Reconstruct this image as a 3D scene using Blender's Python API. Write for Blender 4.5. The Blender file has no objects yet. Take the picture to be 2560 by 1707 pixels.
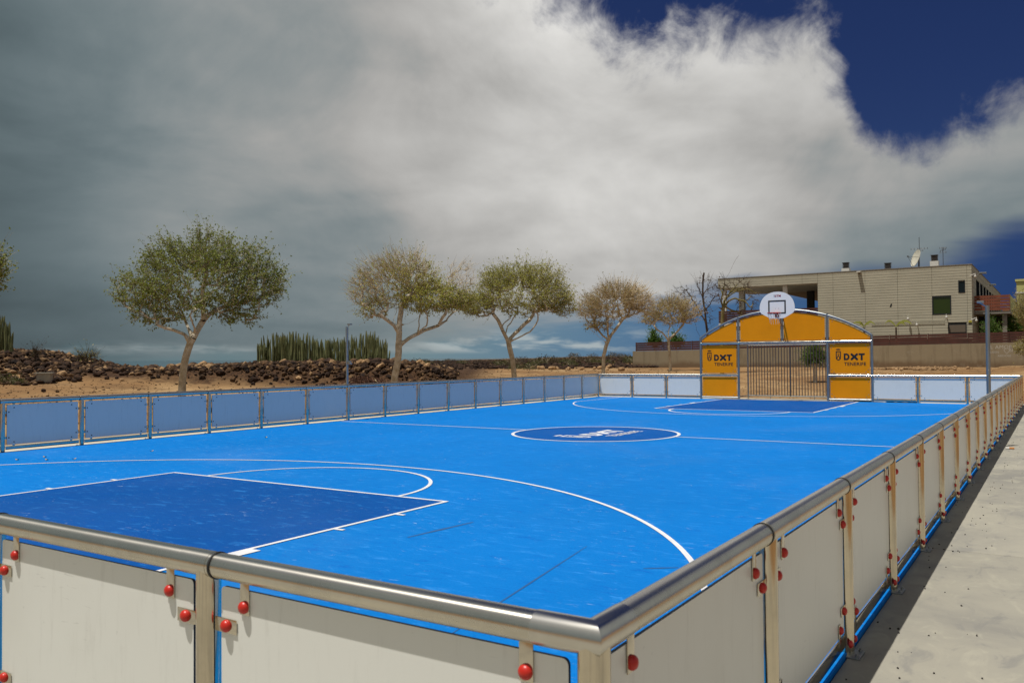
import bpy, bmesh, math, random
import numpy as np
from mathutils import Vector, Matrix, noise as mnoise

# ------------------------------------------------------------------ camera, world, sun, exposure
scn = bpy.context.scene
COL = scn.collection
F_PX, PITCH, YAW, ROLL = 2119.5, 0.01937, 0.57249, -0.00767
CAM = np.array([1.02614, -1.97288, 1.66647])
FW = np.array([-math.sin(YAW)*math.cos(PITCH), math.cos(YAW)*math.cos(PITCH), math.sin(PITCH)])
RT0 = np.array([math.cos(YAW), math.sin(YAW), 0.0]); UP0 = np.cross(RT0, FW)
RT = RT0*math.cos(ROLL)+UP0*math.sin(ROLL); UP = -RT0*math.sin(ROLL)+UP0*math.cos(ROLL)
cd = bpy.data.cameras.new('camera'); cam = bpy.data.objects.new('camera', cd); COL.objects.link(cam)
cam.matrix_world = Matrix(((RT[0], UP[0], -FW[0], CAM[0]), (RT[1], UP[1], -FW[1], CAM[1]), (RT[2], UP[2], -FW[2], CAM[2]), (0, 0, 0, 1)))
cd.sensor_width = 36; cd.lens = F_PX*36/2560; cd.clip_start = 0.05; cd.clip_end = 60000
cd.dof.use_dof = True; cd.dof.focus_distance = 22; cd.dof.aperture_fstop = 7.1
scn.camera = cam

SUN_DIR = Vector((0.155, 0.27, -1.0)).normalized()          # the way the light travels
SUN_EL = math.asin(-SUN_DIR.z)
SUN_AZ = math.atan2(-SUN_DIR.x, -SUN_DIR.y)                 # from +y towards +x
sd = bpy.data.lights.new('sun', 'SUN'); sd.energy = 4.3; sd.angle = math.radians(0.53); sd.color = (1.0, 0.965, 0.91)
sun = bpy.data.objects.new('sun', sd); COL.objects.link(sun)
sun.rotation_euler = SUN_DIR.to_track_quat('-Z', 'Y').to_euler(); sun.location = (-5, -8, 30)

scn.view_settings.view_transform = 'Standard'; scn.view_settings.look = 'None'
scn.view_settings.exposure = 0.0; scn.view_settings.gamma = 1.0; scn.view_settings.use_curve_mapping = False

def lin(r, g, b):
    f = lambda c: (c/255/12.92) if c/255 <= 0.04045 else ((c/255+0.055)/1.055)**2.4
    return (f(r), f(g), f(b))

class NT:
    """tiny wrapper to write node graphs as expressions"""
    def __init__(s, tree): s.t = tree; s.n = tree.nodes; s.l = tree.links
    def new(s, kind, **kw):
        nd = s.n.new(kind)
        for k, v in kw.items(): setattr(nd, k, v)
        return nd
    def put(s, sock, v):
        if isinstance(v, bpy.types.NodeSocket): s.l.new(v, sock)
        elif v is not None:
            if hasattr(sock, 'default_value'):
                dv = sock.default_value
                if hasattr(dv, '__len__') and not isinstance(v, (int, float)):
                    v = tuple(v)
                    if len(dv) == 4 and len(v) == 3: v = v+(1.0,)
                elif hasattr(dv, '__len__'):
                    v = (v,)*len(dv) if len(dv) == 3 else (v, v, v, 1)
                sock.default_value = v
    def m(s, op, a, b=None, c=None, clamp=False):
        nd = s.new('ShaderNodeMath', operation=op, use_clamp=clamp)
        s.put(nd.inputs[0], a)
        if b is not None: s.put(nd.inputs[1], b)
        if c is not None: s.put(nd.inputs[2], c)
        return nd.outputs[0]
    def vm(s, op, a, b=None):
        nd = s.new('ShaderNodeVectorMath', operation=op); s.put(nd.inputs[0], a)
        if b is not None:
            if op == 'SCALE': s.put(nd.inputs['Scale'], b)
            else: s.put(nd.inputs[1], b)
        return nd.outputs[0]
    def noise(s, vec, scale, detail=4, rough=0.5, dist=0.0, out='Fac', lac=2.0):
        nd = s.new('ShaderNodeTexNoise'); s.put(nd.inputs['Vector'], vec)
        nd.inputs['Scale'].default_value = scale; nd.inputs['Detail'].default_value = detail
        nd.inputs['Roughness'].default_value = rough; nd.inputs['Distortion'].default_value = dist
        nd.inputs['Lacunarity'].default_value = lac
        return nd.outputs[0] if out == 'Fac' else nd.outputs[1]
    def smooth(s, v, a, b):
        nd = s.new('ShaderNodeMapRange', interpolation_type='SMOOTHSTEP'); s.put(nd.inputs[0], v)
        s.put(nd.inputs[1], a); s.put(nd.inputs[2], b); return nd.outputs[0]
    def ramp(s, v, stops, interp='LINEAR'):
        nd = s.new('ShaderNodeValToRGB'); cr = nd.color_ramp; cr.interpolation = interp
        while len(cr.elements) < len(stops): cr.elements.new(0.5)
        for e, (p, c) in zip(cr.elements, stops):
            e.position = p; e.color = (tuple(c)+(1,))[:4] if hasattr(c, '__len__') else (c, c, c, 1)
        s.put(nd.inputs[0], v); return nd.outputs[0]
    def mix(s, f, a, b, mode='MIX'):
        nd = s.new('ShaderNodeMix', data_type='RGBA', blend_type=mode); s.put(nd.inputs[0], f)
        s.put(nd.inputs[6], a); s.put(nd.inputs[7], b); return nd.outputs[2]
    def xyz(s, v):
        nd = s.new('ShaderNodeSeparateXYZ'); s.put(nd.inputs[0], v); return nd.outputs
    def vec(s, x, y, z):
        nd = s.new('ShaderNodeCombineXYZ'); s.put(nd.inputs[0], x); s.put(nd.inputs[1], y); s.put(nd.inputs[2], z); return nd.outputs[0]

def build_world():
    w = bpy.data.worlds.new('World'); scn.world = w; w.use_nodes = True
    t = NT(w.node_tree); t.n.clear()
    out = t.new('ShaderNodeOutputWorld'); bg = t.new('ShaderNodeBackground'); t.l.new(bg.outputs[0], out.inputs[0])
    d = t.vm('NORMALIZE', t.new('ShaderNodeTexCoord').outputs['Generated'])
    X, Y, Z = t.xyz(d)
    # heading to the right of the compass line 32.8 degrees left of +y, and elevation, in radians
    P = t.m('ADD', t.m('ARCTAN2', X, Y), YAW)
    E = t.m('ARCSINE', Z)
    sky = t.new('ShaderNodeTexSky', sky_type='NISHITA', sun_disc=False)
    sky.sun_elevation = SUN_EL; sky.sun_rotation = SUN_AZ % (2*math.pi); sky.altitude = 50
    blue = t.vm('MULTIPLY', t.vm('SCALE', sky.outputs[0], 0.05), (0.19, 0.27, 0.57))
    # cloud sheet coordinates: a flat layer seen in perspective
    den = t.m('ADD', t.m('MAXIMUM', Z, 0.0), 0.16)
    pl = t.vec(t.m('DIVIDE', X, den), t.m('DIVIDE', Y, den), 0.0)
    n_big = t.noise(pl, 0.9, 3, 0.48, 0.25)
    n_mid = t.noise(t.vm('ADD', pl, (3.1, 7.7, 0)), 2.2, 3, 0.5, 0.3)
    n_dir = t.noise(d, 6.5, 8, 0.60, 0.25)                  # puffy edge detail
    n_fine = t.noise(d, 15.0, 8, 0.62, 0.5)
    n_bil = t.noise(t.vm('MULTIPLY', d, (1.0, 1.0, 1.7)), 3.2, 8, 0.57, 0.55)                 # broad billows
    # upper edge of the bank of cloud, elevation as a function of heading
    Pn = t.m('MULTIPLY_ADD', P, 0.5, 0.5)
    def st(p, e): return (0.5*p+0.5, e)
    edge = t.ramp(Pn, [st(-1, 0.66), st(-0.35, 0.62), st(-0.10, 0.50), st(0.0, 0.44), st(0.06, 0.40), st(0.12, 0.378), st(0.19, 0.372), st(0.25, 0.385), st(0.31, 0.378), st(0.355, 0.352), st(0.38, 0.31), st(0.395, 0.255), st(0.42, 0.230), st(0.48, 0.238), st(0.56, 0.265), st(0.66, 0.36), st(1.0, 0.50)], 'CARDINAL')
    dev = t.m('MULTIPLY_ADD', t.m('SUBTRACT', n_dir, 0.5), 0.24, t.m('MULTIPLY', t.m('SUBTRACT', n_fine, 0.5), 0.15))
    cov1 = t.smooth(t.m('ADD', t.m('SUBTRACT', edge, E), dev), -0.030, 0.050)
    # broken cloud above and behind, outside the bank
    cov2 = t.m('MULTIPLY', t.smooth(t.m('SUBTRACT', n_big, t.m('MULTIPLY', Y, 0.16)), 0.46, 0.64), t.m('MAXIMUM', t.smooth(E, 0.48, 0.80), t.smooth(Y, 0.0, -0.25)))
    # the bank ends in open sky low on the right and under its base
    lowb = t.ramp(Pn, [st(-1, -0.05), st(-0.20, -0.02), st(-0.10, 0.016), st(0.0, 0.036), st(0.12, 0.052), st(0.26, 0.078), st(0.40, 0.084), st(0.47, 0.092), st(0.54, 0.125), st(0.8, 0.12), st(1.0, 0.05)], 'B_SPLINE')
    cov3 = t.smooth(t.m('ADD', t.m('SUBTRACT', E, lowb), t.m('MULTIPLY', t.m('SUBTRACT', n_mid, 0.5), 0.05)), -0.016, 0.022)
    cov = t.m('MAXIMUM', t.m('MULTIPLY', cov1, cov3), cov2)
    # light and dark of the cloud: thick and slate to the left, thin and bright in the middle
    bw = t.ramp(Pn, [st(-1, 0.30), st(-0.80, 0.17), st(-0.60, 0.115), st(-0.50, 0.170), st(-0.38, 0.27), st(-0.22, 0.34), st(-0.05, 0.51), st(0.10, 0.62), st(0.25, 0.60), st(0.36, 0.42), st(0.48, 0.30), st(0.6, 0.28), st(1, 0.34)], 'B_SPLINE')
    eh = t.ramp(t.m('MULTIPLY', E, 1.6), [(0.0, 0.54), (0.06, 0.58), (0.16, 0.70), (0.30, 0.90), (0.45, 1.0), (0.62, 1.06), (1.0, 1.15)], 'B_SPLINE')
    mod = t.m('ADD', t.m('MULTIPLY', t.m('SUBTRACT', n_bil, 0.5), 1.25), t.m('ADD', t.m('MULTIPLY_ADD', t.m('SUBTRACT', n_big, 0.5), 1.0, 1.03), t.m('MULTIPLY_ADD', t.m('SUBTRACT', n_mid, 0.5), t.m('MULTIPLY', t.smooth(E, 0.0, 0.22), 0.60), t.m('MULTIPLY', t.m('SUBTRACT', n_dir, 0.5), 0.40))))
    rim = t.m('MULTIPLY', t.smooth(t.m('SUBTRACT', edge, E), 0.16, 0.0), 0.16)
    bright = t.m('MULTIPLY', t.m('MULTIPLY', t.m('MULTIPLY', bw, eh), t.m('MAXIMUM', mod, 0.25)), t.m('ADD', rim, 1.0))
    warm = t.smooth(bright, 0.10, 0.42)
    tint = t.mix(warm, (0.76, 1.03, 1.13), (1.015, 1.0, 0.965))
    cloud = t.vm('SCALE', tint, bright)
    # clear air near the horizon
    hz = t.ramp(Pn, [st(-1, lin(84, 110, 116)), st(-0.5, lin(86, 112, 118)), st(-0.12, lin(112, 135, 142)), st(0.05, lin(98, 128, 150)), st(0.22, lin(72, 108, 146)), st(0.42, lin(46, 76, 122)), st(0.55, lin(36, 60, 108)), st(1, lin(50, 80, 125))])
    airf = t.smooth(E, 0.26, 0.03)
    clear = t.mix(airf, blue, hz)
    # small bright puffs standing over the sea horizon
    puffv = t.vec(t.m('MULTIPLY', P, 9.0), t.m('MULTIPLY', E, 42.0), 0.0)
    puff = t.m('MULTIPLY', t.smooth(t.noise(puffv, 1.3, 5, 0.55, 0.2), 0.44, 0.60), t.m('MULTIPLY', t.smooth(E, 0.004, 0.012), t.m('MULTIPLY', t.smooth(E, 0.040, 0.020), t.smooth(P, 0.22, 0.10))))
    clear = t.mix(t.m('MULTIPLY', puff, 0.80), clear, lin(178, 186, 186))
    col = t.mix(cov, clear, cloud)
    below = t.smooth(Z, -0.02, 0.0)
    col = t.mix(below, (0.12, 0.11, 0.09), col)
    t.put(bg.inputs[0], col); bg.inputs[1].default_value = 1.0
build_world()

# ------------------------------------------------------------------ helpers
RND = random.Random(7)
def ray(u, v): return FW+RT*((u-1280)/F_PX)-UP*((v-853.5)/F_PX)
def at_y(u, v, y): r = ray(u, v); return CAM+r*((y-CAM[1])/r[1])
def at_x(u, v, x): r = ray(u, v); return CAM+r*((x-CAM[0])/r[0])
def at_z(u, v, z): r = ray(u, v); return CAM+r*((z-CAM[2])/r[2])
def at_d(u, v, d): return CAM+ray(u, v)*d

def tag(o, label=None, cat=None, group=None, kind=None):
    if label: o['label'] = label
    if cat: o['category'] = cat
    if group: o['group'] = group
    if kind: o['kind'] = kind
    return o
def link(o, parent=None):
    COL.objects.link(o)
    if parent is not None: o.parent = parent
    return o
def empty(name, loc, label=None, cat=None, group=None, rz=0.0):
    o = bpy.data.objects.new(name, None); COL.objects.link(o); o.location = loc; o.rotation_euler = (0, 0, rz)
    o.empty_display_size = 0.2
    return tag(o, label, cat, group)
def inst(name, me, parent=None, loc=(0, 0, 0), rot=(0, 0, 0), scale=(1, 1, 1)):
    o = bpy.data.objects.new(name, me); link(o, parent); o.location = loc; o.rotation_euler = rot; o.scale = scale
    return o

class MB:
    def __init__(s): s.v = []; s.f = []; s.mi = []; s.sm = []
    def add(s, vs, fs, mi=0, smooth=False):
        b = len(s.v); s.v += [tuple(map(float, p)) for p in vs]
        for f in fs: s.f.append([b+i for i in f]); s.mi.append(mi); s.sm.append(smooth)
        return s
    def box(s, lo, hi, mi=0):
        x0, y0, z0 = lo; x1, y1, z1 = hi
        vs = [(x0, y0, z0), (x1, y0, z0), (x1, y1, z0), (x0, y1, z0), (x0, y0, z1), (x1, y0, z1), (x1, y1, z1), (x0, y1, z1)]
        return s.add(vs, [(0, 3, 2, 1), (4, 5, 6, 7), (0, 1, 5, 4), (1, 2, 6, 5), (2, 3, 7, 6), (3, 0, 4, 7)], mi)
    def bbox(s, lo, hi, bev, mi=0):
        bm = bmesh.new(); bmesh.ops.create_cube(bm, size=1)
        for vv in bm.verts:
            vv.co = Vector([(lo[k]+hi[k])/2+vv.co[k]*(hi[k]-lo[k]) for k in range(3)])
        bmesh.ops.bevel(bm, geom=bm.edges[:], offset=bev, segments=2, affect='EDGES', profile=0.6)
        bm.verts.index_update()
        s.add([vv.co for vv in bm.verts], [[vv.index for vv in f.verts] for f in bm.faces], mi); bm.free(); return s
    def tube(s, pts, rads, n=12, caps=True, mi=0, smooth=True, closed=False):
        pts = [np.array(p, float) for p in pts]; m = len(pts)
        if isinstance(rads, (int, float)): rads = [rads]*m
        b = len(s.v); prev = None
        for i in range(m):
            if closed: d0 = pts[i]-pts[i-1]; d1 = pts[(i+1) % m]-pts[i]
            else:
                d0 = pts[i]-pts[i-1] if i > 0 else pts[1]-pts[0]; d1 = pts[i+1]-pts[i] if i < m-1 else d0
            d0 = d0/(np.linalg.norm(d0)+1e-12); d1 = d1/(np.linalg.norm(d1)+1e-12)
            tn = d0+d1; tn = tn/(np.linalg.norm(tn)+1e-12)
            if prev is None:
                a = np.array([0, 0, 1.0]) if abs(tn[2]) < 0.9 else np.array([1.0, 0, 0])
                x = np.cross(tn, a)
            else: x = prev-tn*np.dot(prev, tn)
            x = x/(np.linalg.norm(x)+1e-12); prev = x; y = np.cross(tn, x)
            c = max(np.dot(tn, d1), 0.35); k = d1-tn*np.dot(d1, tn); kn = np.linalg.norm(k)
            for j in range(n):
                th = 2*math.pi*j/n; o = (x*math.cos(th)+y*math.sin(th))*rads[i]
                if kn > 1e-6: kk = k/kn; o = o+kk*np.dot(o, kk)*(1/c-1)
                s.v.append(tuple(pts[i]+o))
        for i in range(m if closed else m-1):
            i2 = (i+1) % m
            for j in range(n):
                j2 = (j+1) % n
                s.f.append([b+i*n+j, b+i*n+j2, b+i2*n+j2, b+i2*n+j]); s.mi.append(mi); s.sm.append(smooth)
        if caps and not closed:
            s.f.append([b+j for j in range(n)][::-1]); s.mi.append(mi); s.sm.append(False)
            s.f.append([b+(m-1)*n+j for j in range(n)]); s.mi.append(mi); s.sm.append(False)
        return s
    def lathe(s, prof, n=16, axis='z', org=(0, 0, 0), mi=0, smooth=True):
        b = len(s.v); m = len(prof)
        for r, h in prof:
            for j in range(n):
                c, q = r*math.cos(2*math.pi*j/n), r*math.sin(2*math.pi*j/n)
                p = {'z': (c, q, h), 'y': (c, h, -q), 'x': (h, c, q)}[axis]
                s.v.append((p[0]+org[0], p[1]+org[1], p[2]+org[2]))
        for i in range(m-1):
            for j in range(n):
                j2 = (j+1) % n; s.f.append([b+i*n+j, b+i*n+j2, b+(i+1)*n+j2, b+(i+1)*n+j]); s.mi.append(mi); s.sm.append(smooth)
        s.f.append([b+j for j in range(n)][::-1]); s.mi.append(mi); s.sm.append(False)
        s.f.append([b+(m-1)*n+j for j in range(n)]); s.mi.append(mi); s.sm.append(False)
        return s
    def prism(s, poly, fmap, t0, t1, mi=0, mside=None):
        """poly: 2-D outline; fmap(a, b, t) -> 3-D"""
        n = len(poly); mside = mi if mside is None else mside
        vs = [fmap(a, b, t0) for a, b in poly]+[fmap(a, b, t1) for a, b in poly]
        s.add(vs, [], mi); b = len(s.v)-2*n
        s.f.append([b+i for i in range(n)][::-1]); s.mi.append(mi); s.sm.append(False)
        s.f.append([b+n+i for i in range(n)]); s.mi.append(mi); s.sm.append(False)
        for i in range(n):
            j = (i+1) % n; s.f.append([b+i, b+j, b+n+j, b+n+i]); s.mi.append(mside); s.sm.append(False)
        return s
    def strip(s, outer, inner, fmap, t0, t1, mi=0, closed=True):
        """flat band between two outlines of equal length, with thickness"""
        n = len(outer); b = len(s.v)
        for t in (t0, t1):
            s.v += [tuple(map(float, fmap(a, c, t))) for a, c in outer]; s.v += [tuple(map(float, fmap(a, c, t))) for a, c in inner]
        for i in range(n if closed else n-1):
            j = (i+1) % n
            s.f += [[b+2*n+i, b+2*n+j, b+3*n+j, b+3*n+i], [b+i, b+n+i, b+n+j, b+j], [b+i, b+j, b+2*n+j, b+2*n+i], [b+n+j, b+n+i, b+3*n+i, b+3*n+j]]
            s.mi += [mi]*4; s.sm += [False]*4
        return s
    def mesh(s, name, mats, off=(0, 0, 0)):
        me = bpy.data.meshes.new(name); o = off
        me.from_pydata([(a-o[0], b-o[1], c-o[2]) for a, b, c in s.v], [], s.f)
        if not isinstance(mats, (list, tuple)): mats = [mats]
        for m_ in mats: me.materials.append(m_)
        me.polygons.foreach_set('material_index', s.mi); me.polygons.foreach_set('use_smooth', s.sm)
        bm = bmesh.new(); bm.from_mesh(me); bmesh.ops.recalc_face_normals(bm, faces=bm.faces[:]); bm.to_mesh(me); bm.free()
        me.set_sharp_from_angle(angle=math.radians(42))
        return me
    def build(s, name, mats, parent=None, off=None):
        """vertices are in world space; the object's origin follows its (unrotated) parent"""
        if off is None:
            off = (0, 0, 0)
            if parent is not None:
                off = np.array(parent.location); q = parent.parent
                while q is not None: off = off+np.array(q.location); q = q.parent
        o = bpy.data.objects.new(name, s.mesh(name, mats, off)); return link(o, parent)

def np_mesh(name, V, F, mats, smooth=False, off=(0, 0, 0)):
    """fast mesh from arrays: F is (n,3) or (n,4)"""
    me = bpy.data.meshes.new(name); V = np.asarray(V, np.float32)-np.asarray(off, np.float32); F = np.asarray(F, np.int32); k = F.shape[1]
    me.vertices.add(len(V)); me.vertices.foreach_set('co', V.ravel())
    me.loops.add(F.size); me.loops.foreach_set('vertex_index', F.ravel())
    me.polygons.add(len(F)); me.polygons.foreach_set('loop_start', np.arange(0, F.size, k, dtype=np.int32))
    me.polygons.foreach_set('loop_total', np.full(len(F), k, np.int32))
    me.polygons.foreach_set('use_smooth', np.full(len(F), smooth))
    if not isinstance(mats, (list, tuple)): mats = [mats]
    for m_ in mats: me.materials.append(m_)
    me.update(calc_edges=True); return me

def text_mb(mb, body, size, fmap, t0, t1, bold=0.0, spacing=1.0, mi=0, align='LEFT'):
    cu = bpy.data.curves.new('lettering', 'FONT'); cu.body = body; cu.size = size; cu.offset = bold; cu.space_character = spacing
    cu.resolution_u = 3; cu.align_x = align; cu.fill_mode = 'FRONT'
    o = bpy.data.objects.new('lettering', cu); COL.objects.link(o)
    me = o.evaluated_get(bpy.context.evaluated_depsgraph_get()).to_mesh()
    vs = [tuple(p.co) for p in me.vertices]; fs = [list(p.vertices) for p in me.polygons]
    mb.add([fmap(a, b, t1) for a, b, _ in vs], fs, mi)
    bpy.data.objects.remove(o); bpy.data.curves.remove(cu)
    return mb

# ------------------------------------------------------------------ materials
MATS = {}
def mat(name, col, rough=0.6, metal=0.0, var=0.0, vscale=3.0, bump=0.0, bscale=40.0, spec=0.5, coord='Object', col2=None, island=0.0, extra=None, detail=5, bdist=0.01):
    m_ = bpy.data.materials.new(name); m_.use_nodes = True; MATS[name] = m_
    t = NT(m_.node_tree); p = t.n['Principled BSDF']
    tc = t.new('ShaderNodeTexCoord').outputs[coord] if coord != 'World' else t.new('ShaderNodeNewGeometry').outputs['Position']
    c = col
    if var > 0 or col2:
        n = t.noise(tc, vscale, detail, 0.6)
        c2 = col2 if col2 else tuple(min(1, x*(1+var)) for x in col)
        c1 = col if col2 else tuple(x*(1-var) for x in col)
        c = t.mix(t.smooth(n, 0.3, 0.7), c1, c2)
    if island > 0:
        isl = t.new('ShaderNodeNewGeometry').outputs['Random Per Island']
        c = t.mix(1.0, c, t.vec(*[t.m('MULTIPLY_ADD', isl, 2*island, 1-island)]*3), 'MULTIPLY')
    if extra: c = extra(t, tc, c)
    t.put(p.inputs['Base Color'], c); t.put(p.inputs['Roughness'], rough); p.inputs['Metallic'].default_value = metal
    p.inputs['Specular IOR Level'].default_value = spec
    if bump > 0:
        b = t.new('ShaderNodeBump'); b.inputs['Strength'].default_value = bump; b.inputs['Distance'].default_value = bdist
        t.put(b.inputs['Height'], t.noise(tc, bscale, 6, 0.6)); t.l.new(b.outputs[0], p.inputs['Normal'])
    return m_

def steel_mat(name, col, r0, r1):
    m_ = mat(name, col, 0.2, 1.0); t = NT(m_.node_tree); p = t.n['Principled BSDF']
    pos = t.new('ShaderNodeNewGeometry').outputs['Position']
    t.put(p.inputs['Roughness'], t.ramp(t.noise(pos, 7, 5, 0.65), [(0.3, r0), (0.7, r1)]))
    t.put(p.inputs['Base Color'], t.mix(t.smooth(t.noise(pos, 3.5, 5, 0.7), 0.35, 0.75), col, tuple(x*0.82 for x in col)))
    return m_
STEEL = steel_mat('stainless_steel', (0.66, 0.60, 0.49), 0.06, 0.17)
def brushed(name, axis, col, r0, r1, aniso):
    m_ = steel_mat(name, col, r0, r1); t = NT(m_.node_tree); p = t.n['Principled BSDF']
    tg = t.new('ShaderNodeTangent', direction_type='RADIAL', axis=axis); t.l.new(tg.outputs[0], p.inputs['Tangent'])
    p.inputs['Anisotropic'].default_value = aniso; p.inputs['Anisotropic Rotation'].default_value = 0.25
    return m_
STEELX = brushed('brushed_steel_rail', 'X', (0.66, 0.62, 0.53), 0.25, 0.29, 0.75)
STEELZ = brushed('brushed_steel_post', 'Z', (0.66, 0.585, 0.45), 0.08, 0.14, 0.5)
STEELE = steel_mat('satin_steel_elbow', (0.66, 0.63, 0.56), 0.24, 0.28)
GALV = steel_mat('galvanised_steel', (0.36, 0.38, 0.38), 0.34, 0.48)
BARM = steel_mat('weathered_bar_steel', (0.19, 0.17, 0.16), 0.4, 0.55)
DARKSTEEL = mat('dark_bolt_steel', (0.06, 0.06, 0.07), 0.45, 0.8)
RUBBER = mat('black_rubber', (0.012, 0.012, 0.012), 0.6)
def panel_dirt(t, tc, c):
    pos = t.new('ShaderNodeNewGeometry').outputs['Position']
    streak = t.noise(t.vm('MULTIPLY', pos, (9, 9, 1.3)), 2.2, 6, 0.7)
    c = t.mix(t.m('MULTIPLY', t.smooth(streak, 0.52, 0.78), 0.22), c, (0.34, 0.32, 0.27))
    scr = t.noise(t.vm('MULTIPLY', pos, (3.0, 3.0, 30.0)), 1.6, 3, 0.5, 2.0)
    gate = t.smooth(t.noise(pos, 2.3, 3, 0.6), 0.56, 0.66)
    c = t.mix(t.m('MULTIPLY', t.m('MULTIPLY', t.smooth(scr, 0.66, 0.70), gate), 0.30), c, (0.30, 0.29, 0.26))
    c = t.mix(t.m('MULTIPLY', t.smooth(t.noise(pos, 0.9, 5, 0.6), 0.50, 0.75), 0.16), c, (0.50, 0.47, 0.38))
    sp = t.noise(t.vm('MULTIPLY', pos, (1, 1, 1)), 26, 3, 0.6)
    return t.mix(t.m('MULTIPLY', t.smooth(sp, 0.70, 0.78), 0.25), c, (0.25, 0.24, 0.22))
PANEL = mat('white_laminate_panel', (0.76, 0.76, 0.70), 0.30, spec=0.7, extra=panel_dirt)
EDGE = mat('laminate_core_edge', (0.012, 0.012, 0.018), 0.5)
ORANGE = mat('orange_laminate_panel', (0.82, 0.285, 0.001), 0.5, var=0.04, vscale=1.5, spec=0.2)
RED = mat('red_plastic_cap', (0.52, 0.020, 0.010), 0.36)
INK = mat('black_printed_ink', (0.012, 0.011, 0.012), 0.5)
REDINK = mat('dark_red_printed_ink', (0.35, 0.02, 0.05), 0.5)
BLUEINK = mat('dark_blue_printed_ink', (0.03, 0.03, 0.12), 0.5)
BOARD = mat('white_backboard_gelcoat', (0.86, 0.86, 0.85), 0.4)
RIM = mat('red_rim_paint', (0.45, 0.03, 0.02), 0.4)
NET = mat('white_net_cord', (0.7, 0.68, 0.6), 0.8)

def court_extra(strength):
    def f(t, tc, c):
        pos = t.new('ShaderNodeNewGeometry').outputs['Position']
        big = t.noise(pos, 0.35, 4, 0.55)
        c = t.mix(t.smooth(big, 0.3, 0.7), c, t.vm('SCALE', c, 0.90))
        st = t.noise(t.vm('MULTIPLY', pos, (2.2, 6.0, 1)), 1.7, 6, 0.68, 0.6)     # trowel marks of the resin coat
        c = t.mix(t.m('MULTIPLY', t.smooth(st, 0.53, 0.72), 0.75*strength), c, (0.035, 0.25, 0.66))
        c = t.mix(t.m('MULTIPLY', t.smooth(st, 0.46, 0.30), 0.45*strength), c, (0.002, 0.085, 0.42))
        sc = t.noise(t.vm('MULTIPLY', pos, (5.0, 14.0, 1)), 1.5, 4, 0.6, 1.2)      # pale scuffs
        sc2 = t.noise(t.vm('MULTIPLY', pos, (1.1, 1.1, 1)), 1.2, 3, 0.6)
        c = t.mix(t.m('MULTIPLY', t.m('MULTIPLY', t.smooth(sc, 0.62, 0.72), t.smooth(sc2, 0.44, 0.62)), 0.55), c, (0.36, 0.46, 0.58))
        gr = t.noise(pos, 55, 4, 0.7)                                               # grain of the coat
        c = t.mix(t.m('MULTIPLY', t.smooth(gr, 0.50, 0.75), 0.20*strength), c, (0.04, 0.30, 0.70))
        c = t.mix(t.m('MULTIPLY', t.smooth(gr, 0.48, 0.28), 0.25), c, (0.001, 0.06, 0.30))
        dust = t.smooth(t.noise(pos, 0.22, 5, 0.6, 0.5), 0.50, 0.75)
        c = t.mix(t.m('MULTIPLY', dust, 0.08*strength), c, (0.30, 0.33, 0.36))
        vo = t.new('ShaderNodeTexVoronoi'); t.put(vo.inputs['Vector'], pos); vo.inputs['Scale'].default_value = 1.4
        return t.mix(t.smooth(vo.outputs['Distance'], 0.018, 0.010), c, (0.01, 0.012, 0.02))
    return f
COURT = mat('blue_court_resin', (0.002, 0.172, 0.545), 0.70, extra=court_extra(1.0), bump=0.12, bscale=220, coord='World', spec=0.05, bdist=0.003)
KEYBLUE = mat('dark_blue_court_resin', (0.002, 0.074, 0.305), 0.70, extra=court_extra(0.55), bump=0.12, bscale=220, coord='World', spec=0.05, bdist=0.003)
CIRCBLUE = mat('navy_court_resin', (0.002, 0.085, 0.34), 0.70, extra=court_extra(0.3), bump=0.12, bscale=220, coord='World', spec=0.05)
LINE = mat('white_line_paint', (0.72, 0.72, 0.73), 0.55, var=0.05, vscale=6, coord='World')
SCUFF = mat('dark_rubber_scuff', (0.015, 0.085, 0.24), 0.7)

def concrete_extra(t, tc, c):
    pos = t.new('ShaderNodeNewGeometry').outputs['Position']
    n1 = t.noise(pos, 0.7, 6, 0.62, 0.4); n2 = t.noise(t.vm('MULTIPLY', pos, (2.5, 1.2, 1)), 2.0, 6, 0.65, 0.8); n3 = t.noise(pos, 38, 3, 0.6)
    c = t.mix(t.m('MULTIPLY', t.smooth(n1, 0.42, 0.68), 0.75), c, (0.195, 0.188, 0.168))
    c = t.mix(t.m('MULTIPLY', t.smooth(n2, 0.52, 0.70), 0.6), c, (0.40, 0.375, 0.29))
    c = t.mix(t.m('MULTIPLY', t.smooth(n2, 0.46, 0.30), 0.6), c, (0.19, 0.185, 0.17))
    return t.mix(t.m('MULTIPLY', t.smooth(n3, 0.60, 0.72), 0.25), c, (0.20, 0.19, 0.17))
CONCRETE = mat('trowelled_concrete', (0.32, 0.30, 0.24), 0.75, extra=concrete_extra, bump=0.25, bscale=60, coord='World', bdist=0.004)
CONCRETEL = mat('pale_concrete', (0.50, 0.46, 0.37), 0.8, var=0.12, vscale=1.5, coord='World', bump=0.2, bscale=60, bdist=0.004)  # paler concrete tone for the left strip and the far slabs
JOINT = mat('dark_slab_joint', (0.12, 0.11, 0.09), 0.9)
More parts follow.
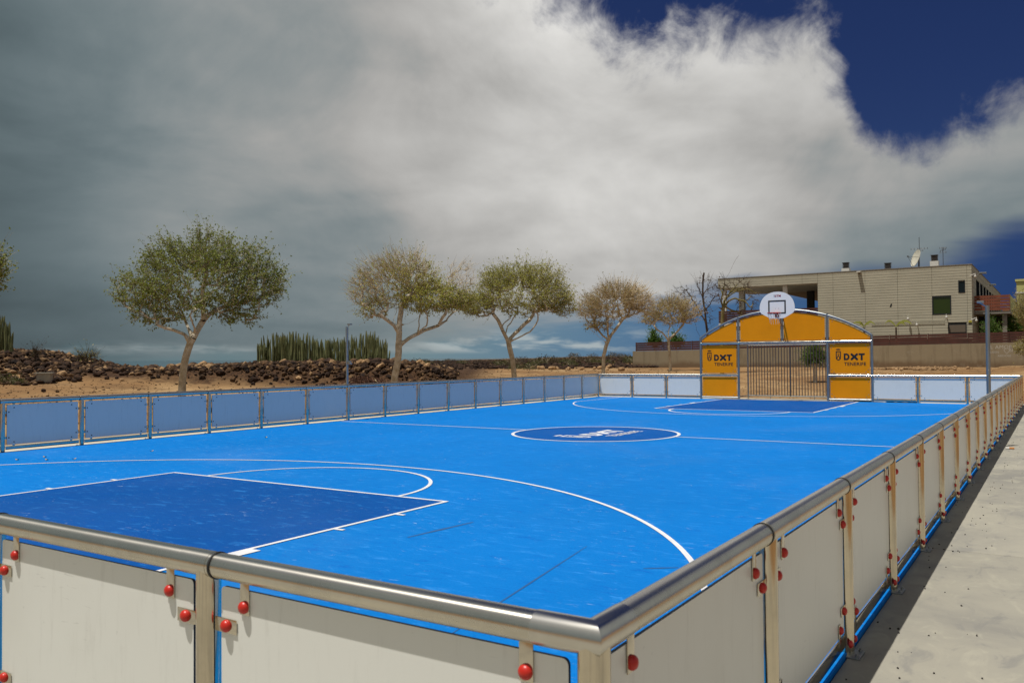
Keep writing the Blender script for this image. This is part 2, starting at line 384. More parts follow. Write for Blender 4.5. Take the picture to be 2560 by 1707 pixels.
def dirt_extra(t, tc, c):
    pos = t.new('ShaderNodeNewGeometry').outputs['Position']
    n1 = t.noise(pos, 0.16, 6, 0.62, 0.3); n2 = t.noise(pos, 1.1, 6, 0.66, 0.2); n3 = t.noise(pos, 7, 6, 0.75)
    c = t.mix(t.smooth(n1, 0.38, 0.66), c, (0.36, 0.235, 0.115))
    c = t.mix(t.m('MULTIPLY', t.smooth(n2, 0.46, 0.66), 0.7), c, (0.125, 0.072, 0.035))
    c = t.mix(t.m('MULTIPLY', t.smooth(n3, 0.55, 0.75), 0.5), c, (0.36, 0.26, 0.14))
    x, y, z = t.xyz(pos)
    wv = t.m('ADD', t.m('MULTIPLY', t.m('SUBTRACT', x, float(-43.5)), 0.541), t.m('MULTIPLY', t.m('SUBTRACT', y, 19.3), -0.841))
    sv = t.m('ADD', t.m('MULTIPLY', t.m('SUBTRACT', x, float(-43.5)), 0.0382), t.m('MULTIPLY', t.m('SUBTRACT', y, 19.3), 0.0246))
    nb = t.m('MULTIPLY', t.m('SUBTRACT', n2, 0.5), 4.0)
    bank = t.m('MULTIPLY', t.smooth(t.m('ADD', wv, nb), 3.6, 1.8), t.smooth(sv, 1.14, 1.04))     # soil between the rubble
    c = t.mix(bank, c, t.mix(t.smooth(n3, 0.4, 0.65), (0.034, 0.020, 0.013), (0.105, 0.055, 0.026)))
    far = t.m('SQRT', t.m('ADD', t.m('MULTIPLY', x, x), t.m('MULTIPLY', y, y)))
    rocky = t.m('MULTIPLY', t.smooth(far, 62, 78), t.smooth(t.noise(pos, 0.10, 5, 0.6), 0.36, 0.52))   # lava scrub further out
    return t.mix(rocky, c, t.mix(t.smooth(n2, 0.4, 0.6), (0.060, 0.036, 0.024), (0.12, 0.075, 0.04)))
DIRT = mat('orange_brown_dirt', (0.23, 0.130, 0.056), 0.95, extra=dirt_extra, bump=0.6, bscale=6, coord='World', spec=0.1, bdist=0.05)
SEA = mat('grey_blue_sea', (0.030, 0.075, 0.095), 0.35, var=0.12, vscale=0.004, coord='World', spec=0.2)
ROCKM = mat('brown_volcanic_rock', (0.038, 0.026, 0.018), 0.95, col2=(0.135, 0.078, 0.040), vscale=2.2, bump=0.5, bscale=14, spec=0.1, bdist=0.04, island=0.35)
ROCKD = mat('dark_lava_rock', (0.014, 0.011, 0.010), 0.95, col2=(0.065, 0.038, 0.024), vscale=2.0, bump=0.5, bscale=14, spec=0.1, bdist=0.04, island=0.35)
ROCKL = mat('ochre_rock', (0.15, 0.09, 0.045), 0.95, col2=(0.36, 0.23, 0.12), vscale=2.0, bump=0.5, bscale=14, spec=0.1, bdist=0.04, island=0.3)
BARK = mat('pale_grey_brown_bark', (0.36, 0.29, 0.19), 0.9, col2=(0.62, 0.55, 0.43), vscale=5, bump=0.6, bscale=18, coord='World', spec=0.1, bdist=0.02)
TWIG = mat('straw_grey_twigs', (0.42, 0.36, 0.24), 0.9, island=0.35, spec=0.1)
TWIGB = mat('tan_dry_twigs', (0.48, 0.38, 0.23), 0.9, island=0.35, spec=0.1)
DEADB = mat('dark_dead_bark', (0.045, 0.032, 0.024), 0.9, col2=(0.13, 0.09, 0.06), vscale=4, coord='World', spec=0.1)
GREENB = mat('green_young_bark', (0.13, 0.12, 0.035), 0.85, col2=(0.24, 0.19, 0.09), vscale=2.0, coord='World', spec=0.1)
def leaf_mat(name, col, isl=0.45):
    m_ = mat(name, col, 0.5, island=isl, spec=0.3); t = NT(m_.node_tree); p = t.n['Principled BSDF']
    tr = t.new('ShaderNodeBsdfTranslucent'); src = p.inputs['Base Color'].links[0].from_socket; t.l.new(src, tr.inputs[0])
    mx = t.new('ShaderNodeMixShader'); mx.inputs[0].default_value = 0.42; t.l.new(p.outputs[0], mx.inputs[1]); t.l.new(tr.outputs[0], mx.inputs[2])
    t.l.new(mx.outputs[0], t.n['Material Output'].inputs[0]); return m_
LEAF1 = leaf_mat('dark_olive_leaves', (0.21, 0.24, 0.04))
LEAF2 = leaf_mat('yellow_green_leaves', (0.38, 0.38, 0.07))
LEAF3 = leaf_mat('dry_olive_leaves', (0.32, 0.28, 0.09))
LEAFB = leaf_mat('fresh_green_leaves', (0.075, 0.150, 0.018))
SCRUB = leaf_mat('grey_brown_scrub', (0.085, 0.064, 0.030), 0.5)
SCRUBG = leaf_mat('olive_scrub', (0.080, 0.085, 0.022), 0.5)
DRYLEAF = leaf_mat('brown_dry_leaves', (0.11, 0.06, 0.03), 0.5)
CACTUS = mat('grey_green_cactus_skin', (0.105, 0.118, 0.045), 0.6, col2=(0.22, 0.22, 0.095), vscale=2.0, spec=0.3)
# building
CLAD = mat('beige_fibre_cement_cladding', (0.435, 0.405, 0.305), 0.75, var=0.06, vscale=0.6, coord='World')
DARKGAP = mat('shadow_gap_backing', (0.06, 0.055, 0.045), 0.9)
ROOFM = mat('grey_roof_felt', (0.22, 0.20, 0.17), 0.9, var=0.1)
WHITEW = mat('white_painted_render', (0.62, 0.60, 0.54), 0.7, var=0.06)
GLASSD = mat('dark_window_glass', (0.010, 0.016, 0.018), 0.12, spec=0.25)
GLASSG = mat('green_tinted_window_glass', (0.030, 0.045, 0.004), 0.10, spec=0.5)
FLANKG = mat('dull_dark_glazing', (0.012, 0.014, 0.016), 0.9, spec=0.0)
FRAMED = mat('dark_window_frame', (0.02, 0.022, 0.024), 0.4)
WOODR = mat('red_brown_wood_slats', (0.068, 0.019, 0.011), 0.7, var=0.25, vscale=1.4)
WOODB = mat('warm_red_wood_slats', (0.20, 0.055, 0.024), 0.6, var=0.2, vscale=1.4)
def wall_extra(t, tc, c):
    pos = t.new('ShaderNodeNewGeometry').outputs['Position']; x, y, z = t.xyz(pos)
    st = t.noise(t.vec(t.m('MULTIPLY', x, 2.4), 0.0, t.m('MULTIPLY', z, 0.25)), 1.2, 5, 0.65)
    c = t.mix(t.m('MULTIPLY', t.smooth(st, 0.48, 0.7), 0.5), c, (0.14, 0.105, 0.062))
    n = t.noise(pos, 0.5, 5, 0.6)
    low = t.smooth(t.m('ADD', z, t.m('MULTIPLY', n, 0.9)), 1.85, 1.35)          # darker brown towards the foot of the wall, uneven edge
    c = t.mix(t.m('MULTIPLY', low, 0.75), c, (0.115, 0.062, 0.026))
    return t.mix(t.m('MULTIPLY', t.smooth(t.noise(pos, 2.2, 5, 0.65), 0.55, 0.72), 0.3), c, (0.33, 0.29, 0.21))
WALLC = mat('weathered_concrete_wall', (0.255, 0.205, 0.130), 0.9, extra=wall_extra, bump=0.3, bscale=12, coord='World', bdist=0.02)
CHALK = mat('chalk_graffiti', (0.45, 0.42, 0.36), 0.9)
YELLOW = mat('pale_yellow_render', (0.50, 0.47, 0.17), 0.85, var=0.05, vscale=0.5)
TERRA = mat('terracotta_roof', (0.38, 0.16, 0.07), 0.9, var=0.15)
SIGNY = mat('yellow_sign_face', (0.55, 0.47, 0.03), 0.5)
METALD = mat('dark_antenna_metal', (0.07, 0.06, 0.055), 0.5, 0.6)
DISHM = mat('cream_dish_paint', (0.56, 0.53, 0.42), 0.5, var=0.06)
BLACKC = mat('black_plastic_sheet', (0.008, 0.008, 0.010), 0.4)
PALMG = leaf_mat('yellow_green_palm', (0.32, 0.33, 0.07), 0.3)
ORANGEL = mat('orange_filter_paper', (0.55, 0.22, 0.05), 0.8)
WHITEL = mat('white_paper', (0.75, 0.72, 0.66), 0.8)
STONEP = mat('dark_gravel_stone', (0.03, 0.026, 0.022), 0.9, island=0.4)

# ------------------------------------------------------------------ the setting: ground, sea, pavement, court
W_COURT, L_COURT, S = 15.271, 30.0, 1.5
def sstep(a, b, x):
    t = np.clip((x-a)/(b-a), 0, 1); return t*t*(3-2*t)
BANK_A = np.array([-43.5, 19.3]); BANK_B = np.array([-25.0, 31.2]); BANK_D = (BANK_B-BANK_A); BANK_L = float(np.linalg.norm(BANK_D)); BANK_D = BANK_D/BANK_L
BANK_N = np.array([BANK_D[1], -BANK_D[0]])          # towards the court
def vnoise(x, y, s, seed=0.0):
    """cheap smooth value noise from sums of sines, vectorised"""
    return (np.sin(x*s*1.0+1.7*np.sin(y*s*0.63+seed)+seed)+np.sin(y*s*1.13+1.3*np.sin(x*s*0.71-seed)+2.1*seed)+0.6*np.sin((x+y)*s*1.9+seed*3.3))/2.6
def ground_z(x, y):
    x = np.asarray(x, float); y = np.asarray(y, float)
    dx = np.maximum(np.maximum(-16.75-x, x-3.2), 0); dy = np.maximum(np.maximum(y-31.7, -4.7-y), 0)
    d = np.hypot(dx, dy)
    z = -0.035+0.82*sstep(0, 24, d)+0.14*sstep(24, 60, d)
    z = z+np.minimum(d*0.06, 1)*(0.05*vnoise(x, y, 0.55, 1.0)+0.03*vnoise(x, y, 1.7, 2.0))
    head = np.arctan2(-x, y)                       # radians to the left of +y
    # far scrubland rises a little towards the skyline
    far = np.hypot(x, y)
    z = z+sstep(70, 150, far)*(0.25+0.45*sstep(math.radians(37), math.radians(27), head)+0.35*vnoise(x, y, 0.09, 3.0)*sstep(0.9, 0.3, head))
    z = z+np.where(x > -2, sstep(32, 62, y)*0.10, 0)
    # rubble bank on the left
    rx, ry = x-BANK_A[0], y-BANK_A[1]
    s = (rx*BANK_D[0]+ry*BANK_D[1])/BANK_L; w = rx*BANK_N[0]+ry*BANK_N[1]
    top = np.interp(s, [-0.6, -0.12, 0.0, 0.06, 0.14, 0.22, 0.32, 0.42, 0.52, 0.8, 0.95, 1.03, 1.12], [2.0, 2.3, 2.10, 1.95, 1.50, 1.26, 1.02, 1.20, 1.36, 1.38, 1.38, 1.20, 0.85])
    wid = np.interp(s, [-0.6, 0.0, 0.25, 0.5, 1.0], [8.5, 8.0, 5.0, 3.2, 2.8])
    k = sstep(wid, 0.6, w)*sstep(-0.9, -0.5, s)*sstep(1.14, 1.0, s)
    z = np.where(w > -6, np.maximum(z, z+(top-z)*k*(1+0.10*vnoise(x, y, 1.1, 5.0))), np.maximum(z, z))
    z = np.where((w <= 0) & (w > -6), np.maximum(z, top*sstep(-0.9, -0.5, s)*sstep(1.14, 1.0, s)-0.05), z)
    # coast: close on the left, far away straight ahead, none to the right
    hd = np.degrees(head)
    rc = np.interp(hd, [-180, -30, 5, 18, 33, 38, 41, 46, 90, 130, 180], [4000, 4000, 4000, 900, 330, 190, 90, 54, 54, 300, 4000])
    z = z-sstep(0, 1, (far-rc)/(rc*0.35+12))*26
    inside = (x > -16.7) & (x < 3.15) & (y > -4.65) & (y < 31.65)
    return np.where(inside, -0.06, z)

def build_ground():
    ang = np.radians(np.concatenate([np.arange(-6, 76, 0.33), np.arange(76, 354, 3.0)]))
    rr = np.concatenate([[0.05], np.arange(2, 16, 1.0), np.arange(16, 60, 0.40), np.geomspace(60, 420, 60), np.geomspace(450, 6000, 16)])
    A, R_ = np.meshgrid(ang, rr, indexing='ij')
    X = -R_*np.sin(A); Y = R_*np.cos(A); Z = ground_z(X, Y)
    na, nr = A.shape; idx = np.arange(na*nr).reshape(na, nr); i2 = np.roll(idx, -1, axis=0)
    F = np.stack([idx[:, :-1], i2[:, :-1], i2[:, 1:], idx[:, 1:]], -1).reshape(-1, 4)[:, ::-1]
    V = np.stack([X, Y, Z], -1).reshape(-1, 3)
    o = bpy.data.objects.new('ground', np_mesh('ground', V, F, DIRT, True)); link(o); tag(o, 'orange brown dirt ground rising gently beyond the court', 'ground', kind='structure')
    # sea
    n = 96; V = [(0, 0, -9.0)]+[(-45000*math.sin(a), 45000*math.cos(a), -9.0) for a in np.linspace(0, 2*math.pi, n, endpoint=False)]
    F = [(0, 1+i, 1+(i+1) % n) for i in range(n)]
    o = bpy.data.objects.new('sea', np_mesh('sea', V, F, SEA)); link(o); tag(o, 'grey blue sea reaching to the horizon', 'sea', kind='structure')
build_ground()

def build_pavement():
    mb = MB(); mb.box((-16.65, -4.6, -0.30), (3.1, 31.6, -0.014))
    p = mb.build('pavement', JOINT); tag(p, 'pale trowelled concrete pavement around the court', 'pavement', kind='structure')
    g = 0.004
    ys = [-9.0, -4.6, 0.1, 6.16, 12.2, 18.3, 24.4, 31.6]
    for i in range(1, len(ys)-1):
        for x0, x1 in ((0.014, 3.1),):
            b = MB(); b.bbox((x0+g, ys[i]+g, -0.20), (x1-g, ys[i+1]-g, 0.0), 0.004); b.build('slab', CONCRETE, p)
    for i in range(1, len(ys)-1):
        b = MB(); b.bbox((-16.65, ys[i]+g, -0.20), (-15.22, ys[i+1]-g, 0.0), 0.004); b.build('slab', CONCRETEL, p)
    for x0, x1 in ((-15.22, -10.8), (-10.8, -4.5), (-4.5, -0.02)):
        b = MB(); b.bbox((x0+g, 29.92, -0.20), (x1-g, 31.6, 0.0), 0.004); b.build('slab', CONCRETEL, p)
    for x0, x1 in ((-12, -6), (-6, -0.02)):
        b = MB(); b.bbox((x0+g, -4.6+g, -0.20), (x1-g, -0.03, 0.0), 0.004); b.build('slab', CONCRETE, p)
build_pavement()

ZC = 0.02
def build_court():
    mb = MB(); mb.box((-15.20, -0.012, -0.05), (0.012, 29.915, ZC)); c = mb.build('court_floor', COURT)
    tag(c, 'bright blue resin sports court floor with white lines', 'court', kind='structure')
    z1, z2, z3 = ZC+0.003, ZC+0.006, ZC+0.009
    def sheet(name, poly, z, m_): b = MB(); b.add([(a, q, z) for a, q in poly], [list(range(len(poly)))]); return b.build(name, m_, c)
    def line(name, x0, y0, x1, y1, z=z2): return sheet(name, [(x0, y0), (x1, y0), (x1, y1), (x0, y1)], z, LINE)
    def arc(name, cx, cy, r, a0, a1, w=0.05, n=72, z=z2, pre=(), post=()):
        cl = a1-a0 >= 359.9; m_ = n if cl else n+1
        th = [math.radians(a0+(a1-a0)*i/n) for i in range(m_)]
        o = [(cx+(r+w/2)*math.cos(t), cy+(r+w/2)*math.sin(t)) for t in th]; i_ = [(cx+(r-w/2)*math.cos(t), cy+(r-w/2)*math.sin(t)) for t in th]
        for p_ in pre: o.insert(0, p_[0]); i_.insert(0, p_[1])
        for p_ in post: o.append(p_[0]); i_.append(p_[1])
        b = MB(); m_ = len(o); b.add([(a, q, z) for a, q in o]+[(a, q, z) for a, q in i_], [(k, (k+1) % m_, m_+(k+1) % m_, m_+k) for k in range(m_ if cl else m_-1)])
        return b.build(name, LINE, c)
    # near key
    xl, xr, ft = -9.92, -4.92, 5.83
    sheet('key_area', [(xl, 0.0), (xr, 0.0), (xr, ft), (xl, ft)], z1, KEYBLUE)
    line('key_line', xr-0.025, 0.05, xr+0.025, ft+0.025); line('key_line', xl-0.025, 0.05, xl+0.025, ft+0.025)
    line('free_throw_line', xl+0.025, ft-0.025, xr-0.025, ft+0.025)
    arc('free_throw_arc', (xl+xr)/2, ft+0.025, 1.77, 0, 180, n=48)
    for sx, x in ((1, xr), (-1, xl)):
        e = x+sx*0.025
        for y in (4.93, 4.03): line('lane_mark', min(e, e+sx*0.11), y-0.025, max(e, e+sx*0.11), y+0.025)
        line('lane_block', min(e, e+sx*0.11), 2.62, max(e, e+sx*0.11), 3.02)
    def three(cx, cy, r, sgn, yb):
        hw = 6.62; a = math.degrees(math.acos(hw/r)); ye = math.sqrt(r*r-hw*hw)
        w = 0.025
        pre = [((cx+hw+w, yb), (cx+hw-w, yb))]; post = [((cx-hw-w, yb), (cx-hw+w, yb))]
        if sgn > 0: arc('three_point_arc', cx, cy, r, a, 180-a, n=110, pre=pre, post=post)
        else: arc('three_point_arc', cx, cy, r, -180+a, -a, n=110, pre=post, post=pre)
    three(-7.47, 1.03, 6.95, 1, 0.05)
    # half way line and centre circle
    line('halfway_line', -15.0, 14.475, -7.42-1.80, 14.525); line('halfway_line', -7.42+1.80, 14.475, -0.2, 14.525)
    cx, cy, r = -7.42, 14.42, 1.78
    sheet('centre_disc', [(cx+r*math.cos(2*math.pi*i/80), cy+r*math.sin(2*math.pi*i/80)) for i in range(80)], z1, CIRCBLUE)
    arc('centre_circle', cx, cy, r, 0, 360, w=0.07, n=96)
    # far key
    xl, xr, ft = -9.85, -4.95, 23.30
    sheet('key_area', [(xl, ft), (xr, ft), (xr, 29.86), (xl, 29.86)], z1, KEYBLUE)
    line('key_line', xr-0.03, ft-0.03, xr+0.03, 29.8); line('key_line', xl-0.03, ft-0.03, xl+0.03, 29.8)
    line('free_throw_line', xl+0.03, ft-0.04, xr-0.03, ft+0.04)
    arc('free_throw_arc', (xl+xr)/2, ft-0.04, 1.80, 180, 360, n=48, w=0.07)
    for sx, x in ((1, xr), (-1, xl)):
        e = x+sx*0.03
        for y in (24.6, 25.7): line('lane_mark', min(e, e+sx*0.11), y-0.05, max(e, e+sx*0.11), y+0.05)
        line('lane_block', min(e, e+sx*0.11), 26.6, max(e, e+sx*0.11), 27.1)
    three(-7.47, 28.02, 6.95, -1, 29.8)
    line('goal_line', xl+0.05, 29.80, xr-0.05, 29.86)
    # emblem painted in the centre circle: reads along the length of the court
    fm = lambda a, b, t: (-7.10-b, 13.42+a, t)
    lb = MB(); emblem(lb, fm, 1.93, 0.0, z2, 0, ground=True); lb.build('court_emblem', LINE, c)
    # scuffs
    def scuff(x0, y0, x1, y1, w):
        d = np.array([x1-x0, y1-y0]); d /= np.linalg.norm(d); n_ = np.array([-d[1], d[0]])*w/2; o, i_ = [], []
        for k in range(9):
            p_ = np.array([x0+(x1-x0)*k/8, y0+(y1-y0)*k/8]); ww = n_*(0.35+0.65*math.sin(math.pi*(k+0.5)/9))*RND.uniform(0.7, 1.1)
            o.append(p_+ww); i_.append(p_-ww)
        b = MB(); b.add([(a[0], a[1], ZC+0.0022) for a in o]+[(a[0], a[1], ZC+0.0022) for a in i_], [(k, k+1, 10+k, 9+k) for k in range(8)]); b.build('scuff_mark', SCUFF, c)
    scuff(-2.02, 1.9, -2.46, 4.62, 0.018); scuff(-4.05, 4.1, -3.95, 5.0, 0.05); scuff(-1.72, 4.15, -1.5, 4.32, 0.03)

def rrect(x0, y0, x1, y1, r, n=5):
    pts = []
    for cx, cy, a in ((x1-r, y1-r, 0), (x0+r, y1-r, 90), (x0+r, y0+r, 180), (x1-r, y0+r, 270)):
        for i in range(n+1):
            t = math.radians(a+90*i/n); pts.append((cx+r*math.cos(t), cy+r*math.sin(t)))
    return pts
def capsule(p, q, r, n=6):
    p = np.array(p); q = np.array(q); d = q-p; a = math.atan2(d[1], d[0]); out = []
    for c_, s_ in ((q, -90), (p, 90)):
        for i in range(n+1):
            t = a+math.radians(s_+180*i/n); out.append((c_[0]+r*math.cos(t), c_[1]+r*math.sin(t)))
    return out
def emblem(mb, fm, width, t0, t1, mi=0, ground=False):
    """crowned shield, bold D X T and TENERIFE beneath; a to the right, b up; width is the whole width"""
    k = width/1.0
    def poly(pts, dt=0.0):
        pts = [(x*k, y*k) for x, y in pts]
        if ground: mb.add([fm(a, b, t1+dt) for a, b in pts], [list(range(len(pts)))], mi)
        else: mb.prism(pts, fm, t0, t1+dt, mi)
    def band(o, i_):
        o = [(x*k, y*k) for x, y in o]; i_ = [(x*k, y*k) for x, y in i_]; n = len(o)
        if ground: mb.add([fm(a, b, t1) for a, b in o]+[fm(a, b, t1) for a, b in i_], [(j, (j+1) % n, n+(j+1) % n, n+j) for j in range(n)], mi)
        else: mb.strip(o, i_, fm, t0, t1, mi)
    # shield
    def shield(g):
        h = 0.088-g; pts = [(0.088-h, 0.335-g), (0.088+h, 0.335-g)]
        for i in range(13):
            t = math.radians(0-180*i/12); pts.append((0.088+h*math.cos(t), 0.10+(0.10-g)*math.sin(t)*1.0))
        return pts
    band(shield(0.0), shield(0.034))
    poly(capsule((0.088, 0.20), (0.045, 0.075), 0.012), 0.0); poly(capsule((0.092, 0.198), (0.133, 0.075), 0.012), 0.0004)
    poly([(0.055, 0.235), (0.121, 0.235), (0.121, 0.258), (0.104, 0.248), (0.088, 0.268), (0.072, 0.248), (0.055, 0.258)])
    # crown
    poly([(0.020, 0.375), (0.156, 0.375), (0.164, 0.425), (0.132, 0.405), (0.118, 0.430), (0.104, 0.408), (0.088, 0.438), (0.072, 0.408), (0.058, 0.430), (0.044, 0.405), (0.012, 0.425)])
    # D
    def dd(g):
        x0, x1, y0, y1 = 0.275+g, 0.475-g, 0.005+g, 0.25-g; r = (y1-y0)/2; cx = x1-r*0.86; pts = [(x0, y0)]
        for i in range(15):
            t = math.radians(-90+180*i/14); pts.append((cx+r*0.86*math.cos(t), (y0+y1)/2+r*math.sin(t)))
        pts.append((x0, y1)); return pts
    band(dd(0.0), dd(0.060))
    # X
    poly(capsule((0.545, 0.040), (0.728, 0.215), 0.038)); poly(capsule((0.545, 0.215), (0.606, 0.158), 0.038), 0.0005); poly(capsule((0.728, 0.040), (0.672, 0.095), 0.038), 0.0005)
    # T
    poly([(0.785, 0.185), (0.985, 0.185), (1.0, 0.25), (0.785, 0.25)]); poly([(0.852, 0.0), (0.922, 0.0), (0.922, 0.1848), (0.852, 0.1848)], 0.0)
    # word
    text_mb(mb, 'TENERIFE', 0.172*k, lambda a, b, t: fm(a+0.282*k, b-0.19*k, t), t0, t1+0.0003, 0.0025*k, 1.05, mi)
build_court()

# ------------------------------------------------------------------ the steel rail fences
RZ, RR = 0.940, 0.045
def flat(mb, lo, hi, bev=0.0015): return mb.bbox(lo, hi, bev)
FM = {}
def fence_meshes():
    b = MB(); b.tube([(0, 0, 0.0), (S, 0, 0.0)], RR, 28, False)
    b.tube([(0.012, 0, 0.0), (0.16, 0, 0.0)], RR+0.0014, 28, True); FM['rail'] = b.mesh('handrail', STEELX)
    b = MB(); b.tube([(-0.0045, 0, 0), (0.0045, 0, 0)], RR+0.0035, 28, True); FM['ring'] = b.mesh('joint_ring', RUBBER)
    b = MB(); b.tube([(0, 0, 0.006), (0, 0, RZ-0.003)], RR-0.001, 24, False); FM['post'] = b.mesh('post', STEELZ)
    b = MB(); b.bbox((-0.075, -0.06, 0.0), (0.075, 0.085, 0.010), 0.003)
    for x, y in ((-0.055, 0.065), (0.055, 0.065)): b.lathe([(0.011, 0.010), (0.011, 0.018), (0.006, 0.019), (0.006, 0.028)], 8, 'z', (x, y, 0))
    FM['plate'] = b.mesh('base_plate', GALV)
    w, h = 1.395, 0.732
    b = MB(); b.prism(rrect(-w/2, -h/2, w/2, h/2, 0.018), lambda a, q, t: (a, t, q), -0.006, 0.006, 0, 1); FM['panel'] = b.mesh('panel', [PANEL, EDGE])
    b = MB(); b.bbox((0, -0.006, -0.034), (1.39, 0.006, 0.034), 0.002); FM['lower'] = b.mesh('lower_rail', STEEL)
    b = MB(); flat(b, (-0.0225, 0.0085, -0.105), (0.0225, 0.0125, 0.012)); FM['btop'] = b.mesh('bracket', STEEL)
    b = MB(); flat(b, (-0.05, 0.0085, -0.025), (0.062, 0.0125, 0.025)); FM['bside'] = b.mesh('bracket', STEEL)
    b = MB(); flat(b, (-0.0225, 0.0085, -0.055), (0.0225, 0.0125, 0.065)); FM['bbot'] = b.mesh('bracket', STEEL)
    b = MB(); b.lathe([(0.0215, 0.0), (0.022, 0.004), (0.020, 0.010), (0.015, 0.0158), (0.0072, 0.0190), (0.001, 0.0198)], 20, 'y'); FM['knob'] = b.mesh('knob', RED)
    b = MB(); b.lathe([(0.013, 0.0), (0.012, -0.004), (0.006, -0.007), (0.001, -0.0072)], 8, 'y'); FM['bolt'] = b.mesh('bolt', DARKSTEEL)
fence_meshes()
def fence(O, rz, n, label, flip=False, first_post=True, last_post=True, knobs=True, bolts=True, start_corner=True, length=None, end_corner=False):
    """bays along local +x, outside is local +y"""
    L = n*S if length is None else length
    root = empty('perimeter_fence', O, label, 'fence', 'steel fences round the court', rz)
    X = (lambda a: L-a) if flip else (lambda a: a)
    sg = -1 if flip else 1
    for i in range(n+1):
        if (i == 0 and not first_post) or (i == n and not last_post): continue
        corner = (i == 0 and start_corner) or (i == n and end_corner)
        a = i*S+(0.0 if corner else 0.045)
        p = inst('post', FM['post'], root, (X(a), 0, 0)); inst('base_plate', FM['plate'], p, (0, 0, 0.0))
    for i in range(n):
        a0 = i*S
        h = inst('handrail', FM['rail'], root, (X(a0)-(S if flip else 0), 0, RZ), )
        if flip: h.location = (X(a0), 0, RZ); h.rotation_euler = (0, 0, math.pi)
        if i > 0: inst('joint_ring', FM['ring'], h, (-0.010, 0, 0))
        pc = a0+0.7725 if i > 0 else a0+0.770
        if i > 0: pc += 0.045-0.0
        if i > 0: pc = a0+0.7945
        pn = inst('panel', FM['panel'], root, (X(pc), 0, 0.507))
        if i > 0: pn.scale = (1.345/1.395, 1, 1)
        hw = 0.6975 if i == 0 else 0.6725
        inst('lower_rail', FM['lower'], root, (min(X(pc-0.695), X(pc+0.695)), 0, 0.085))
        for e in (-1, 1):
            spots = [('btop', e*(hw-0.128), RZ-0.045, 0.818), ('bbot', e*(hw-0.128), 0.152, 0.187)]
            for key, xo, zo, zk in spots:
                br = inst('bracket', FM[key], root, (X(pc+xo), 0, zo))
                if knobs: inst('knob', FM['knob'], br, (0, 0.0125, zk-zo))
                if bolts: inst('bolt', FM['bolt'], pn, (sg*xo/pn.scale[0], -0.006, zk-0.507))
            for zk in (0.740, 0.268):
                xo = e*(hw-0.035)
                br = inst('bracket', FM['bside'], root, (X(pc+xo), 0, zk), (0, 0, 0), (sg*e, 1, 1))
                if knobs: inst('knob', FM['knob'], br, (0, 0.0125, 0))
                if bolts: inst('bolt', FM['bolt'], pn, (sg*xo/pn.scale[0], -0.006, zk-0.507))
            if knobs:
                pe = a0+(0.045 if e < 0 else S+0.045)
                inst('knob', FM['knob'], root, (X(pe-e*0.055), 0.030, 0.075))
    return root
NEARF = fence((0, 0, 0), math.pi, 4, 'white panelled steel rail fence across the foreground', bolts=False)
RIGHTF = fence((0, L_COURT, 0), -math.pi/2, 20, 'white panelled steel rail fence running away beside the concrete pavement', flip=True, first_post=False, bolts=False, end_corner=True)
LEFTF = fence((-W_COURT, 3.0, 0), math.pi/2, 18, 'shaded blue looking steel rail fence in front of the row of trees', knobs=False, start_corner=False, end_corner=True)
FARL = fence((-W_COURT, L_COURT, 0), 0, 3, 'short far fence of three white panels left of the orange goal', knobs=False, first_post=False, last_post=False)
FARR = fence((-3*S, L_COURT, 0), 0, 3, 'short far fence of three white panels right of the orange goal', knobs=False, first_post=False, last_post=False, flip=True)
# mitred corner sleeves
def elbow(p, a, b, parent):
    p = np.array(p, float); mb = MB(); mb.tube([p+np.array(a)*0.17, p, p+np.array(b)*0.17], RR+0.0022, 28, True)
    me = mb.mesh('corner_elbow', STEELE); o = link(bpy.data.objects.new('corner_elbow', me)); mw = Matrix.Translation(parent.location) @ parent.rotation_euler.to_matrix().to_4x4()
    o.parent = parent; o.matrix_parent_inverse = mw.inverted()
    for pl in me.polygons: pl.use_smooth = True
    return o
def sharpen(o):
    m_ = o.data; bm = bmesh.new(); bm.from_mesh(m_); bmesh.ops.split_edges(bm, edges=[e for e in bm.edges if len(e.link_faces) == 2 and e.calc_face_angle(0) > 0.6]); bm.to_mesh(m_); bm.free()
sharpen(elbow((0, 0, RZ), (-1, 0, 0), (0, 1, 0), NEARF))
sharpen(elbow((0, L_COURT, RZ), (-1, 0, 0), (0, -1, 0), RIGHTF)); sharpen(elbow((-W_COURT, L_COURT, RZ), (1, 0, 0), (0, -1, 0), LEFTF))

